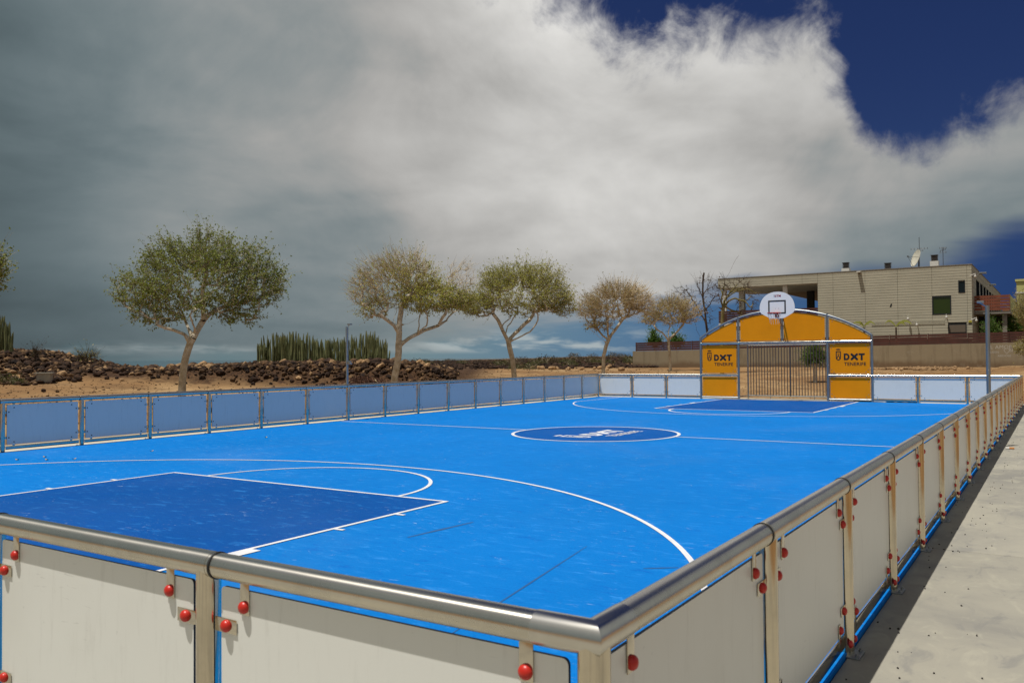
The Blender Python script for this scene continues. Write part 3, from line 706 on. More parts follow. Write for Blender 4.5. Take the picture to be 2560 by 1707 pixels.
# ------------------------------------------------------------------ goal, hoop, poles
GX = [-W_COURT+3*S, -W_COURT+4*S, -4*S, -3*S]; GM = (GX[1]+GX[2])/2; GY = L_COURT
def build_goal():
    r = empty('arched_goal', (GM, GY, 0), 'orange panelled goal with arched steel top and barred back', 'goal')
    ztop = [2.40, 3.19, 3.19, 2.40]
    for x, z in zip(GX, ztop):
        b = MB(); b.tube([(x, GY, 0.006), (x, GY, z)], 0.045, 18, True); p = b.build('post', GALV, r)
        b = MB(); b.bbox((x-0.07, GY-0.06, 0), (x+0.07, GY+0.08, 0.01), 0.003); b.build('base_plate', GALV, p)
    b = MB(); b.tube([(GM+0.02, GY, 2.2), (GM+0.02, GY, 3.33)], 0.04, 14, True); b.build('post', GALV, r)
    b = MB(); b.tube([(GX[0], GY-0.012, 2.165), (GX[3], GY-0.012, 2.165)], 0.048, 18, True); b.build('crossbar', STEEL, r)
    for x0, x1 in ((GX[0], GX[1]), (GX[2], GX[3])):
        b = MB(); b.tube([(x0, GY-0.006, RZ), (x1, GY-0.006, RZ)], RR, 18, True); b.build('handrail', STEEL, r)
        b = MB(); b.tube([(x0, GY, 0.085), (x1, GY, 0.085)], 0.031, 12, True); b.build('lower_rail', GALV, r)
    # arch: circle through (GX0,2.37) (GM,3.40) (GX3,2.37)
    hw = (GX[3]-GX[0])/2; sag = 3.375-2.39; R_ = (hw*hw+sag*sag)/(2*sag); zc = 3.375-R_
    arch = lambda x: zc+math.sqrt(R_*R_-(x-GM)**2)
    xs = np.linspace(GX[0], GX[3], 41)
    b = MB(); b.tube([(x, GY, arch(x)) for x in xs], 0.042, 14, True); b.build('arch_tube', GALV, r)
    fm = lambda a, q, t: (a, GY-t, q)
    def panel(poly, bolts):
        b = MB(); b.prism(poly, fm, -0.006, 0.006, 0, 1); p = b.build('panel', [ORANGE, EDGE], r)
        for x, z in bolts:
            b = MB(); b.lathe([(0.014, 0.0), (0.013, -0.005), (0.004, -0.009)], 8, 'y', (x, GY-0.0061, z)); b.build('bolt', GALV, p)
        for x, z in bolts:
            b = MB(); b.box((x-0.02, GY+0.007, z-0.02), (x+0.02, GY+0.011, z+0.02)); b.build('bracket', GALV, p)
    def corners(x0, z0, x1, z1, d=0.05, e=0.13): return [(x0+d, z0+e), (x0+e, z0+d), (x1-d, z0+e), (x1-e, z0+d), (x0+d, z1-e), (x0+e, z1-d), (x1-d, z1-e), (x1-e, z1-d)]
    for x0, x1 in ((GX[0]+0.075, GX[1]-0.085), (GX[2]+0.085, GX[3]-0.075)):
        panel(rrect(x0, 0.145, x1, 0.865, 0.015), corners(x0, 0.145, x1, 0.865)); panel(rrect(x0, 1.03, x1, 2.075, 0.015), corners(x0, 1.03, x1, 2.075))
    zb = 2.235
    for x0, x1 in ((GX[0]+0.06, GX[1]-0.075), (GX[1]+0.085, GM-0.045), (GM+0.085, GX[2]-0.085), (GX[2]+0.075, GX[3]-0.06)):
        tp = [(x, max(arch(x)-0.095, zb+0.04)) for x in np.linspace(x1, x0, 14)]
        panel([(x0, zb), (x1, zb)]+tp, [(x0+0.06, zb+0.07), (x1-0.06, zb+0.07)]+[(x, arch(x)-0.17) for x in (x0+0.1, x1-0.1) if arch(x)-0.17 > zb+0.15])
    # printed emblem on both tall panels
    for x0 in (GX[0]+0.075+0.19, GX[2]+0.085+0.20):
        b = MB(); emblem(b, lambda a, q, t, x0=x0: (x0+a, GY-t, 1.49+q), 0.985, 0.0055, 0.0085, 0); b.build('printed_emblem', INK, r)
    # barred back, a step behind the goal mouth
    yb = GY+1.15
    for x in (GX[1], GX[2]):
        b = MB(); b.tube([(x, yb, 0.006), (x, yb, 2.13)], 0.03, 12, True); b.build('back_post', GALV, r)
        b = MB(); b.tube([(x, GY, 2.09), (x, yb, 2.09)], 0.02, 8, False).tube([(x, GY, 0.12), (x, yb, 0.12)], 0.02, 8, False); b.build('side_rail', GALV, r)
        for k in range(1, 9):
            y = GY+1.15*k/9
            if x < GM: continue
            b = MB(); b.tube([(x, y, 0.12), (x, y, 2.09)], 0.012, 6, False); b.build('bar', GALV, r)
    b = MB(); b.tube([(GX[1], yb, 2.09), (GX[2], yb, 2.09)], 0.024, 8, False); b.build('back_rail', GALV, r)
    b = MB(); b.tube([(GX[1], yb, 0.12), (GX[2], yb, 0.12)], 0.024, 8, False); b.build('back_rail', GALV, r)
    n = 30; bm_ = MB(); bm_.tube([(0, 0, 0.12), (0, 0, 2.09)], 0.0165, 8, False); me = bm_.mesh('bar', BARM)
    for i in range(1, n):
        x = GX[1]+(GX[2]-GX[1])*i/n
        o = inst('bar', me, r, (x-GM, yb-GY, 0));
        if i == 15: o.scale = (1.9, 1.9, 1)
    for x in (-8.4, -6.75): b = MB(); b.tube([(x, yb, 0.0), (x, yb, 0.12)], 0.014, 8, False); b.build('foot', GALV, r)
build_goal()

def build_hoop():
    xc, yb, zb = -7.51, 29.0, 3.02
    r = empty('basketball_hoop', (xc, 29.7, zb), 'white fan shaped basketball backboard with red rim above the orange goal', 'basketball hoop')
    # outline of the board: flat foot, straight flanks, round top
    pts = [(0.20, 0.0), (0.27, 0.02), (0.56, 0.185), (0.615, 0.26), (0.63, 0.36)]
    pts += [(0.63*math.cos(math.radians(a))**0.9, 0.36+0.605*math.sin(math.radians(a))**0.97) for a in np.linspace(8, 90, 14)[:-1]]+[(0.0, 0.965)]
    out = pts+[(-a, b) for a, b in pts[::-1] if a > 0.001]
    b = MB(); b.prism([(xc+a, zb+q) for a, q in out], lambda a, q, t: (a, yb-t, q), -0.015, 0.015); bd = b.build('backboard', BOARD, r)
    fm = lambda a, q, t: (a, yb-t, q)
    x0, x1, z0, z1 = xc-0.315, xc+0.315, zb+0.165, zb+0.655
    b = MB(); b.strip([(x0, z0), (x1, z0), (x1, z1), (x0, z1)], [(x0+0.05, z0+0.05), (x1-0.05, z0+0.05), (x1-0.05, z1-0.05), (x0+0.05, z1-0.05)], fm, 0.014, 0.018); b.build('target_square', INK, bd)
    b = MB(); text_mb(b, 'STM', 0.105, lambda a, q, t: (xc-0.062+a, yb-t, zb+0.775+q), 0.015, 0.018, 0.004, 1.12); b.build('lettering', REDINK, bd)
    b = MB()
    for z in (0.777, 0.811, 0.838): b.box((xc-0.105, yb-0.018, zb+z), (xc-0.083, yb-0.0145, zb+z+(0.026 if z < 0.83 else 0.016)))
    b.build('lettering', BLUEINK, bd)
    for dx in (-0.06, 0.06):
        b = MB(); b.lathe([(0.011, -0.015), (0.009, -0.02), (0.002, -0.021)], 8, 'y', (xc+dx, yb, zb+0.36)); b.build('bolt', DARKSTEEL, bd)
    # rim
    ry, rz, rr = 28.62, zb+0.185, 0.235
    th = np.linspace(0, 2*math.pi, 37)[:-1]
    b = MB(); b.tube([(xc+rr*math.cos(t), ry+rr*math.sin(t), rz) for t in th], 0.012, 8, False, closed=True); rim = b.build('rim', RIM, r)
    b = MB(); b.bbox((xc-0.07, 28.97, rz-0.14), (xc+0.07, 28.985, rz+0.012), 0.003); b.bbox((xc-0.055, 28.82, rz-0.008), (xc+0.055, 28.972, rz+0.008), 0.002)
    for s in (-1, 1): b.add([(xc+s*0.055, 28.97, rz-0.13), (xc+s*0.055, 28.97, rz), (xc+s*0.055, 28.84, rz), (xc+s*0.06, 28.97, rz-0.13), (xc+s*0.06, 28.97, rz), (xc+s*0.06, 28.84, rz)], [(0, 1, 2), (5, 4, 3), (0, 2, 5, 3)])
    b.build('rim_bracket', RIM, rim)
    # net, short and torn
    b = MB(); n = 12
    for i in range(n):
        a = 2*math.pi*i/n
        for s in (-1, 1):
            a2 = a+s*math.pi/n; a3 = a
            p0 = (xc+rr*math.cos(a), ry+rr*math.sin(a), rz); p1 = (xc+0.205*math.cos(a2), ry+0.205*math.sin(a2), rz-0.13); p2 = (xc+0.165*math.cos(a3), ry+0.165*math.sin(a3), rz-0.26)
            b.tube([p0, p1], 0.005, 4, False)
            if i % 3 != 1: b.tube([p1, p2], 0.005, 4, False)
        if i % 3 != 1:
            p2 = (xc+0.165*math.cos(a), ry+0.165*math.sin(a), rz-0.26); b.tube([p2, (p2[0]+0.01, p2[1], p2[2]-0.10-0.05*(i % 2))], 0.005, 4, False)
    b.build('net', NET, r)
    # arm back to the goal's middle post
    b = MB(); b.tube([(xc, 29.02, zb+0.50), (GM+0.02, 29.98, zb+0.24)], 0.03, 10, True).tube([(xc, 29.02, zb+0.2), (GM+0.02, 29.98, zb-0.25)], 0.03, 10, True)
    b.bbox((xc-0.25, 29.016, zb+0.12), (xc+0.25, 29.05, zb+0.18), 0.004); b.bbox((xc-0.25, 29.016, zb+0.50), (xc+0.25, 29.05, zb+0.56), 0.004); b.build('support_arm', GALV, r)
build_hoop()

def pole(x, y, h, label, cam_dir, head=True):
    r = empty('light_pole', (x, y, 0), label, 'pole', 'slim steel poles at the halfway line')
    b = MB(); b.tube([(x, y, 0.0), (x, y, h)], 0.036, 16, True); p = b.build('shaft', GALV, r)
    b = MB(); b.bbox((x-0.07, y-0.07, 0), (x+0.07, y+0.07, 0.012), 0.003); b.build('base_plate', GALV, r)
    if head:
        b = MB(); dx = cam_dir*0.11
        b.tube([(x, y, h-0.03), (x+dx, y-0.02, h+0.05)], 0.012, 6, True); b.bbox((x+dx-0.05, y-0.06, h+0.045), (x+dx+0.06, y+0.03, h+0.085), 0.008); b.build('fixture', GALV, r)
    if cam_dir > 0:
        b = MB(); b.bbox((x+0.04, y-0.05, h-1.02), (x+0.14, y+0.02, h-0.93), 0.01); b.tube([(x+0.12, y-0.03, h-0.98), (x+0.22, y-0.06, h-1.01)], 0.014, 8, True); b.build('clamp', GALV, r)
pole(-15.30, 15.045, 2.55, 'slim grey steel pole behind the left fence in front of the cactus clump', 1)
pole(-0.035, 15.40, 2.54, 'slim grey steel pole rising behind the right hand handrail', -1)

# ------------------------------------------------------------------ trees
def edges_mesh(name, P0, P1, R0, R1, sides, mats, off, smooth=True):
    P0 = np.asarray(P0); P1 = np.asarray(P1); R0 = np.asarray(R0); R1 = np.asarray(R1)
    d = P1-P0; ln = np.linalg.norm(d, axis=1, keepdims=True)+1e-9; d = d/ln
    a = np.where(np.abs(d[:, 2:3]) < 0.9, np.array([[0, 0, 1.0]]), np.array([[1.0, 0, 0]]))
    x = np.cross(d, a); x /= np.linalg.norm(x, axis=1, keepdims=True)+1e-9; y = np.cross(d, x)
    th = np.arange(sides)*2*math.pi/sides; c = np.cos(th)[None, :, None]; s_ = np.sin(th)[None, :, None]
    ring = x[:, None, :]*c+y[:, None, :]*s_
    e = d*ln*0.0
    A = (P0-e)[:, None, :]+ring*R0[:, None, None]; B = (P1+e)[:, None, :]+ring*R1[:, None, None]
    V = np.concatenate([A, B], 1).reshape(-1, 3); n = len(P0)
    base = (np.arange(n)*2*sides)[:, None]; j = np.arange(sides)[None, :]; j2 = (j+1) % sides
    F = np.stack([base+j, base+j2, base+sides+j2, base+sides+j], -1).reshape(-1, 4)
    return np_mesh(name, V, F, mats, smooth, off)
def leaves_mesh(name, P, size, rng, mats, off, droop=0.0, aspect=0.5):
    n = len(P); d = rng.normal(size=(n, 3)); d[:, 2] -= droop; d /= np.linalg.norm(d, axis=1, keepdims=True)
    q = rng.normal(size=(n, 3)); q = q-d*(q*d).sum(1, keepdims=True); q /= np.linalg.norm(q, axis=1, keepdims=True)
    sz = (size*rng.uniform(0.65, 1.35, n))[:, None]
    nn = np.cross(d, q)
    V = np.stack([P, P+d*sz*0.5+q*sz*aspect*0.5+nn*sz*0.06, P+d*sz, P+d*sz*0.5-q*sz*aspect*0.5+nn*sz*0.06], 1).reshape(-1, 3)
    F = np.arange(4*n).reshape(n, 4); return np_mesh(name, V, F, mats, False, off)

def px_path(pts, depth, dd=0.0):
    return [at_d(u, v, depth+dd*k/max(1, len(pts)-1)) for k, (u, v) in enumerate(pts)]
def resample(P, step):
    out = [np.array(P[0])]
    for a, b in zip(P[:-1], P[1:]):
        n = max(1, int(np.linalg.norm(np.array(b)-a)/step))
        for k in range(1, n+1): out.append(np.array(a)+(np.array(b)-a)*k/n)
    return out

def tree(label, seed, depth, trunk, limbs, crowns, r0, tips, leaf, leafm, twigm, leaf_n=3, barkm=None, name='umbrella_tree', group=None, lift=1.0, twig_r=0.006, extra_twigs=3, base_flare=1.25, keep_leaf=None):
    """trunk/limbs: paths in the picture at the tree's distance; crowns: (u, v, ru, rv, weight, leafiness) lobes"""
    rng = np.random.default_rng(seed); barkm = barkm or BARK
    tp = px_path(trunk, depth); gz = float(ground_z(tp[0][0], tp[0][1]))
    tp[0] = np.array([tp[0][0], tp[0][1], gz-0.05])
    root = empty(name, (tp[0][0], tp[0][1], gz), label, 'tree', group)
    pos = []; par = []; lead = []
    def add_path(P, parent):
        ids = []
        for k, p in enumerate(P):
            pos.append(np.array(p)); par.append(parent); parent = len(pos)-1; ids.append(parent)
        return ids
    tr = resample(tp, 0.22); tr = [p+rng.normal(size=3)*0.010*(0 < k < len(tr)-1) for k, p in enumerate(tr)]
    tids = add_path(tr, -1)
    for path, dd in limbs:
        P = px_path(path, depth, dd); sk = np.array(pos); j = int(np.argmin(np.linalg.norm(sk-P[0], axis=1)))
        P = resample([pos[j]]+P[1:] if np.linalg.norm(P[0]-pos[j]) < 0.25 else [pos[j]]+P, 0.20)[1:]
        add_path([p+rng.normal(size=3)*0.018 for p in P], j)
    nsk = len(pos)
    kpx = depth/F_PX; T = []; TL = []
    wts = np.array([c[4] for c in crowns], float); wts /= wts.sum()
    for c, w in zip(crowns, wts):
        n = int(tips*w); u, v, ru, rv, _, lf = c
        q = rng.normal(size=(n, 3)); q /= np.linalg.norm(q, axis=1, keepdims=True); rad = rng.uniform(0.12, 1.0, n)**0.42
        q = q*rad[:, None]; q[:, 2] = np.where(q[:, 2] < 0, q[:, 2]*0.85, q[:, 2])
        dz = (ru+rv)/2*0.95
        for a in q:
            T.append(at_d(u, v, depth)+RT*a[0]*ru*kpx+np.array([0, 0, 1])*a[2]*rv*kpx+np.cross(RT, [0, 0, 1])*a[1]*dz*kpx); TL.append(lf)
    T = np.array(T); TL = np.array(TL)
    sk = np.array(pos[:nsk]); upper = sk[:, 2] > tp[0][2]+0.45*(sk[:, 2].max()-tp[0][2])
    dmin = np.array([np.linalg.norm(sk[upper]-t_, axis=1).min() for t_ in T]); order = np.argsort(dmin)
    zmin_ok = tp[-1][2]-0.25
    arr = np.zeros((nsk+len(T)*8+10, 3)); arr[:nsk] = sk; cnt = nsk
    okn = np.zeros(len(arr), bool); okn[:nsk] = upper
    par = par+[0]*(len(arr)-nsk); tipi = []; tipl = []
    ctr = T.mean(0)
    for oi in order:
        t_ = T[oi]; d = t_-arr[:cnt]; dist = np.linalg.norm(d, axis=1)
        cost = dist+np.maximum(0, -d[:, 2])*0.9+np.where(okn[:cnt], 0, 1e6)     # grow from below
        j = int(np.argmin(cost)); a = arr[j]; L = dist[j]
        if L < 0.03: tipi.append(j); tipl.append(TL[oi]); continue
        pd = a-arr[par[j]] if par[j] >= 0 else np.array([0, 0, 1.0]); pd = pd/(np.linalg.norm(pd)+1e-9)
        ns = int(min(6, max(2, L/0.22))); c1 = a+(pd*0.30+np.array([0, 0, 0.10*lift]))*L+(t_-a)*0.12
        prev = j
        for k in range(1, ns+1):
            s = k/ns; p = a*(1-s)**2+2*c1*s*(1-s)+t_*s*s+rng.normal(size=3)*0.012*L*(k < ns)
            arr[cnt] = p; okn[cnt] = True; par[cnt] = prev; prev = cnt; cnt += 1
        tipi.append(prev); tipl.append(TL[oi])
    arr = arr[:cnt]; par = np.array(par[:cnt])
    load = np.zeros(cnt); 
    for i in tipi: load[i] += 1
    for i in range(cnt-1, -1, -1):
        if par[i] >= 0: load[par[i]] += load[i]
    load = np.maximum(load, 0.6)
    rad = twig_r*load**0.46; mx = rad[tids[0]]
    rad = twig_r+(rad-twig_r)*(r0-twig_r)/(mx-twig_r)
    for k, i in enumerate(tids): rad[i] = max(rad[i], r0*(base_flare-(base_flare-0.86)*min(1, k/6.0)) if k < 6 else r0*(0.86-0.10*k/len(tids)))
    ch = np.nonzero(par >= 0)[0]; pa = par[ch]
    R1 = rad[ch]; R0 = np.minimum(rad[pa], np.maximum(R1*1.5, R1+0.0))
    R0 = np.where(ch < nsk, rad[pa], R0)
    isT = np.isin(ch, tids) & np.isin(pa, tids); big = (R1 > 0.022) & ~isT; fine = ~isT & ~big
    # trunk as one continuous skinned tube
    mb = MB(); mb.tube([arr[i] for i in tids], [rad[i] for i in tids], 14, True); mb.build('trunk', barkm, root)
    loc = np.array(root.location)
    if big.any():
        tag(inst('limbs', edges_mesh('limbs', arr[pa[big]], arr[ch[big]], R0[big], R1[big], 8, barkm, loc), root), kind='stuff')
    # extra short twiglets round the tips
    tipi = np.array(tipi); tipl = np.array(tipl); TP = arr[tipi]
    E0 = []; E1 = []; EL = []
    for k in range(extra_twigs):
        st = TP-(TP-arr[np.maximum(par[tipi], 0)])*rng.uniform(0, 0.9, (len(TP), 1))
        dr = (TP-ctr); dr /= np.linalg.norm(dr, axis=1, keepdims=True)+1e-9
        dr = dr*0.75+rng.normal(size=dr.shape)*0.38+np.array([0, 0, 0.45*lift])
        E0.append(st); E1.append(st+dr*(0.10+0.42*rng.uniform(0, 1, (len(TP), 1))**1.6)*(depth/40)**0.3); EL.append(tipl)
    E0 = np.concatenate(E0); E1 = np.concatenate(E1); EL = np.concatenate(EL)
    P0 = np.concatenate([arr[pa[fine]], E0]); P1 = np.concatenate([arr[ch[fine]], E1])
    r0s = np.concatenate([R0[fine], np.full(len(E0), twig_r*0.75)]); r1s = np.concatenate([R1[fine]*0.95, np.full(len(E0), twig_r*0.4)])
    tag(inst('twigs', edges_mesh('twigs', P0, P1, r0s, r1s, 3, twigm, loc, False), root), kind='stuff')
    # leaves
    if leaf_n > 0:
        src = np.concatenate([TP, E1, (E0+E1)/2]); sl = np.concatenate([tipl, EL, EL])
        LP = []
        for k in range(leaf_n):
            keep = rng.uniform(size=len(src)) < sl; LP.append(src[keep]+rng.normal(size=(keep.sum(), 3))*0.022)
        LP = np.concatenate(LP)
        inst('crown', leaves_mesh('crown', LP, leaf, rng, leafm, loc, 0.1), root)
    return root

GR = 'windswept trees in a row beyond the left fence'
tree('tallest dark green tree with a leaning trunk, leftmost of the row', 11, 27.0,
     [(453, 989), (456, 945), (459, 915), (464, 892), (471, 872), (478, 855), (483, 845)],
     [([(483, 845), (490, 830), (498, 815), (508, 798), (520, 782)], 0.3), ([(478, 852), (462, 835), (440, 826), (415, 822), (392, 812)], -0.4), ([(482, 845), (473, 825), (466, 805), (455, 780)], 0.6),
      ([(490, 832), (482, 812), (475, 790)], -0.8), ([(510, 796), (540, 775), (580, 762), (620, 755)], 0.6), ([(505, 800), (508, 760), (510, 700)], -0.3)],
     [(490, 715, 150, 92, 4.2, 0.8), (360, 735, 70, 50, 0.9, 0.75), (630, 720, 75, 75, 1.5, 0.7), (545, 645, 80, 52, 1.3, 0.8), (425, 650, 70, 48, 0.9, 0.8), (395, 790, 70, 26, 0.5, 0.8), (630, 650, 45, 45, 0.4, 0.6), (315, 700, 28, 28, 0.15, 0.7), (508, 600, 18, 28, 0.12, 0.7), (680, 700, 35, 40, 0.3, 0.7), (600, 790, 60, 22, 0.35, 0.8)],
     0.112, 1800, 0.072, LEAF1, TWIG, 3, group=GR, twig_r=0.0052)
tree('half bare tree with straight trunk and one long low limb reaching right', 12, 34.7,
     [(983, 960), (988, 930), (994, 906), (997, 880), (997, 863), (998, 830), (1000, 795), (1003, 766)],
     [([(998, 862), (1012, 851), (1034, 838), (1059, 828), (1080, 820), (1097, 813), (1115, 800), (1132, 783), (1150, 770)], 0.8), ([(1045, 832), (1047, 815), (1048, 789)], 0.3), ([(1058, 828), (1066, 812), (1070, 789)], -0.5), ([(1097, 813), (1106, 795), (1118, 776)], -0.4),
      ([(993, 826), (984, 812), (968, 800), (950, 785)], -0.4), ([(1000, 815), (1022, 808), (1046, 794)], 0.5), ([(996, 825), (986, 800), (990, 780)], 0.5), ([(1002, 770), (1020, 740), (1060, 715)], 0.3)],
     [(985, 715, 85, 62, 2.0, 0.18), (1075, 745, 85, 45, 2.2, 0.75), (915, 725, 42, 55, 0.9, 0.08), (1010, 670, 62, 45, 1.1, 0.10), (1040, 700, 70, 45, 1.0, 0.4), (1150, 695, 38, 48, 0.45, 0.02), (935, 775, 45, 28, 0.5, 0.35), (1145, 755, 40, 26, 0.6, 0.8), (940, 680, 45, 40, 0.6, 0.05)],
     0.135, 2100, 0.072, LEAF2, TWIGB, 3, group=GR, twig_r=0.0062)
tree('round yellow green tree with forked white limbs, middle of the row', 13, 42.0,
     [(1287, 948), (1284, 920), (1279, 893), (1274, 870), (1271, 853)],
     [([(1271, 853), (1261, 835), (1253, 817), (1245, 800), (1232, 785)], -0.4), ([(1274, 852), (1285, 835), (1304, 817), (1324, 800), (1335, 785)], 0.5), ([(1277, 858), (1294, 845), (1317, 835), (1332, 822), (1345, 801)], -0.6), ([(1270, 845), (1265, 828), (1270, 815), (1282, 799)], 0.8), ([(1253, 817), (1262, 805), (1276, 795)], 0.2)],
     [(1300, 740, 110, 55, 3.2, 0.62), (1200, 762, 48, 36, 0.9, 0.6), (1385, 745, 48, 45, 1.1, 0.55), (1350, 695, 62, 34, 0.9, 0.6), (1245, 705, 52, 32, 0.8, 0.5), (1290, 690, 60, 30, 0.6, 0.6), (1180, 775, 25, 18, 0.2, 0.5), (1410, 770, 28, 24, 0.3, 0.5)],
     0.125, 2100, 0.075, LEAF2, TWIG, 3, group=GR, twig_r=0.0068)
tree('brownish dry tree with sparse leaves, second from the right of the row', 14, 48.5,
     [(1508, 936), (1508, 912), (1510, 890), (1514, 868), (1521, 850)],
     [([(1521, 850), (1528, 838), (1536, 826), (1550, 808), (1565, 790)], 0.5), ([(1514, 862), (1502, 846), (1490, 835), (1478, 825)], -0.5), ([(1519, 852), (1507, 838), (1492, 822), (1480, 808)], 0.5), ([(1524, 845), (1520, 825), (1518, 805)], -0.5)],
     [(1537, 762, 70, 44, 3.0, 0.10), (1590, 750, 38, 38, 0.9, 0.06), (1478, 770, 36, 38, 0.8, 0.10), (1545, 730, 58, 24, 0.8, 0.07), (1500, 812, 40, 16, 0.35, 0.4), (1610, 765, 26, 30, 0.3, 0.04)],
     0.105, 1800, 0.09, LEAF3, TWIGB, 2, group=GR, twig_r=0.0078, extra_twigs=4)
tree('small dry tree standing in front of the concrete wall, rightmost of the row', 15, 56.0,
     [(1676, 922), (1675, 900), (1673, 875), (1671, 850)],
     [([(1671, 850), (1660, 836), (1648, 826), (1636, 818)], -0.4), ([(1672, 848), (1684, 838), (1697, 825), (1708, 812)], 0.4), ([(1671, 850), (1671, 832), (1675, 815)], 0.5)],
     [(1675, 783, 52, 34, 2.6, 0.22), (1628, 795, 26, 22, 0.6, 0.20), (1722, 785, 30, 30, 0.8, 0.12), (1690, 762, 40, 20, 0.5, 0.15)],
     0.085, 1150, 0.095, LEAF3, TWIGB, 2, group=GR, twig_r=0.0085)
tree('tree at the left edge of the picture, only a few twigs showing', 16, 24.0,
     [(-170, 1000), (-165, 940), (-160, 880), (-160, 830)],
     [([(-160, 830), (-190, 800), (-220, 780)], 0.3), ([(-160, 830), (-125, 790), (-90, 760)], -0.3), ([(-160, 830), (-150, 780), (-150, 740)], 0.2)],
     [(-150, 690, 130, 90, 3, 0.7), (-55, 690, 55, 60, 1, 0.7), (-20, 640, 22, 26, 0.15, 0.6), (-22, 680, 26, 30, 0.25, 0.6)],
     0.11, 900, 0.085, LEAF1, TWIG, 2, twig_r=0.0052)

# ------------------------------------------------------------------ bare trees behind the goal
tree('bare dead tree with dark thin branches and dry seed pods beside the goal', 21, 57.0,
     [(1772, 905), (1770, 870), (1768, 834), (1764, 793), (1757, 742), (1757, 705), (1760, 682)],
     [([(1766, 810), (1745, 770), (1728, 742), (1712, 722), (1700, 713)], 0.4), ([(1770, 850), (1752, 842), (1742, 825), (1735, 800), (1720, 783), (1690, 750), (1682, 738)], -0.8), ([(1762, 780), (1775, 760), (1790, 735)], 0.3), ([(1757, 745), (1770, 715), (1778, 700)], -0.3), ([(1768, 830), (1780, 815), (1788, 810)], 0.3), ([(1757, 742), (1745, 715), (1742, 695)], 0.3)],
     [(1760, 720, 22, 40, 1, 0.05), (1725, 740, 30, 25, 0.8, 0.04), (1752, 770, 28, 25, 0.9, 0.30), (1785, 735, 18, 25, 0.6, 0.05), (1700, 735, 25, 22, 0.5, 0.0), (1775, 800, 14, 12, 0.3, 0.05)],
     0.075, 190, 0.14, DRYLEAF, DEADB, 1, barkm=DEADB, name='bare_tree', twig_r=0.0095, extra_twigs=2, lift=0.6)
tree('bare pollarded tree with green trunk and long upright shoots behind the goal arch', 22, 52.0,
     [(1805, 905), (1806, 860), (1806, 820), (1806, 783), (1809, 765)],
     [([(1809, 765), (1816, 745), (1830, 725), (1850, 705), (1866, 690), (1878, 681)], 0.4), ([(1807, 770), (1803, 750), (1806, 735), (1808, 718)], -0.3), ([(1808, 720), (1816, 695), (1826, 675), (1836, 655), (1846, 640)], 0.3), ([(1807, 735), (1798, 715), (1792, 700)], 0.3), ([(1810, 715), (1811, 695), (1806, 678)], -0.2),
      ([(1811, 765), (1822, 752), (1838, 745), (1860, 752), (1875, 768)], -0.6), ([(1828, 728), (1850, 720), (1878, 715)], 0.5), ([(1815, 745), (1840, 728), (1870, 722), (1892, 735)], -0.5), ([(1806, 775), (1796, 768), (1785, 778)], 0.4), ([(1812, 762), (1830, 775), (1848, 782)], 0.5)],
     [(1850, 715, 38, 26, 1, 0.02), (1865, 755, 30, 30, 0.9, 0.0), (1805, 715, 22, 25, 0.6, 0.08), (1812, 745, 18, 22, 0.4, 0.30), (1845, 785, 30, 12, 0.5, 0.0), (1885, 740, 14, 22, 0.3, 0.0)],
     0.105, 200, 0.14, DRYLEAF, DEADB, 1, barkm=GREENB, name='bare_tree', twig_r=0.0095, extra_twigs=2, lift=-0.2)
tree('small green bushy tree standing behind the goal bars', 23, 43.0,
     [(2038, 938), (2036, 925), (2037, 912), (2036, 902)],
     [([(2036, 905), (2028, 895), (2022, 888)], 0.2), ([(2037, 905), (2045, 895), (2050, 888)], -0.2)],
     [(2035, 892, 17, 15, 2, 0.95), (2026, 898, 10, 9, 0.6, 0.95), (2048, 898, 9, 8, 0.5, 0.9), (2036, 880, 9, 9, 0.5, 0.9)],
     0.07, 420, 0.075, LEAFB, TWIG, 3, name='bushy_tree', twig_r=0.006)

# ------------------------------------------------------------------ shrubs
def shrub_mesh(name, seed, n, rx, rz, leaf, m_, droop=0.0, stems=14):
    rng = np.random.default_rng(seed); q = rng.normal(size=(n, 3)); q /= np.linalg.norm(q, axis=1, keepdims=True)
    rad = rng.uniform(0.2, 1.0, n)**0.5; q *= rad[:, None]
    lump = 1+0.22*np.sin(q[:, 0]*7+seed)*np.cos(q[:, 1]*6)+0.15*np.sin(q[:, 2]*9)
    P = q*np.array([rx, rx, rz])*lump[:, None]; P[:, 2] = np.abs(P[:, 2])*0.98+0.03*rz
    lv = leaves_mesh(name, P, leaf, rng, m_, (0, 0, 0), droop)
    return lv
def stems_mesh(seed, n, rx, rz, m_, r=0.008):
    rng = np.random.default_rng(seed+99); P0 = np.zeros((n*2, 3)); P1 = np.zeros((n*2, 3))
    for i in range(n):
        a = rng.uniform(0, 6.28); k = rng.uniform(0.5, 1.0); e = np.array([rx*k*math.cos(a), rx*k*math.sin(a), rz*rng.uniform(0.5, 0.95)])
        m1 = e*np.array([0.4, 0.4, 0.55])+rng.normal(size=3)*0.03; P0[2*i] = (0, 0, -0.05); P1[2*i] = m1; P0[2*i+1] = m1; P1[2*i+1] = e
    R0 = np.tile([r*1.4, r], n); R1 = np.tile([r, r*0.5], n)
    return edges_mesh('stems', P0, P1, R0, R1, 4, m_, (0, 0, 0))
SH = [(shrub_mesh('foliage', s, 420, 1.0, 0.75, 0.13, SCRUB if s % 3 else SCRUBG), stems_mesh(s, 10, 0.8, 0.7, TWIG, 0.012)) for s in range(6)]
def shrub(x, y, sc, k, label, group=None, sz=1.0, sink=0.05):
    z = float(ground_z(x, y)); f, st = SH[k % len(SH)]
    r = empty('shrub', (x, y, z-sink*sc), label, 'shrub', group, RND.uniform(0, 6.28)); r.scale = (sc, sc, sc*sz)
    inst('foliage', f, r); inst('stems', st, r); return r
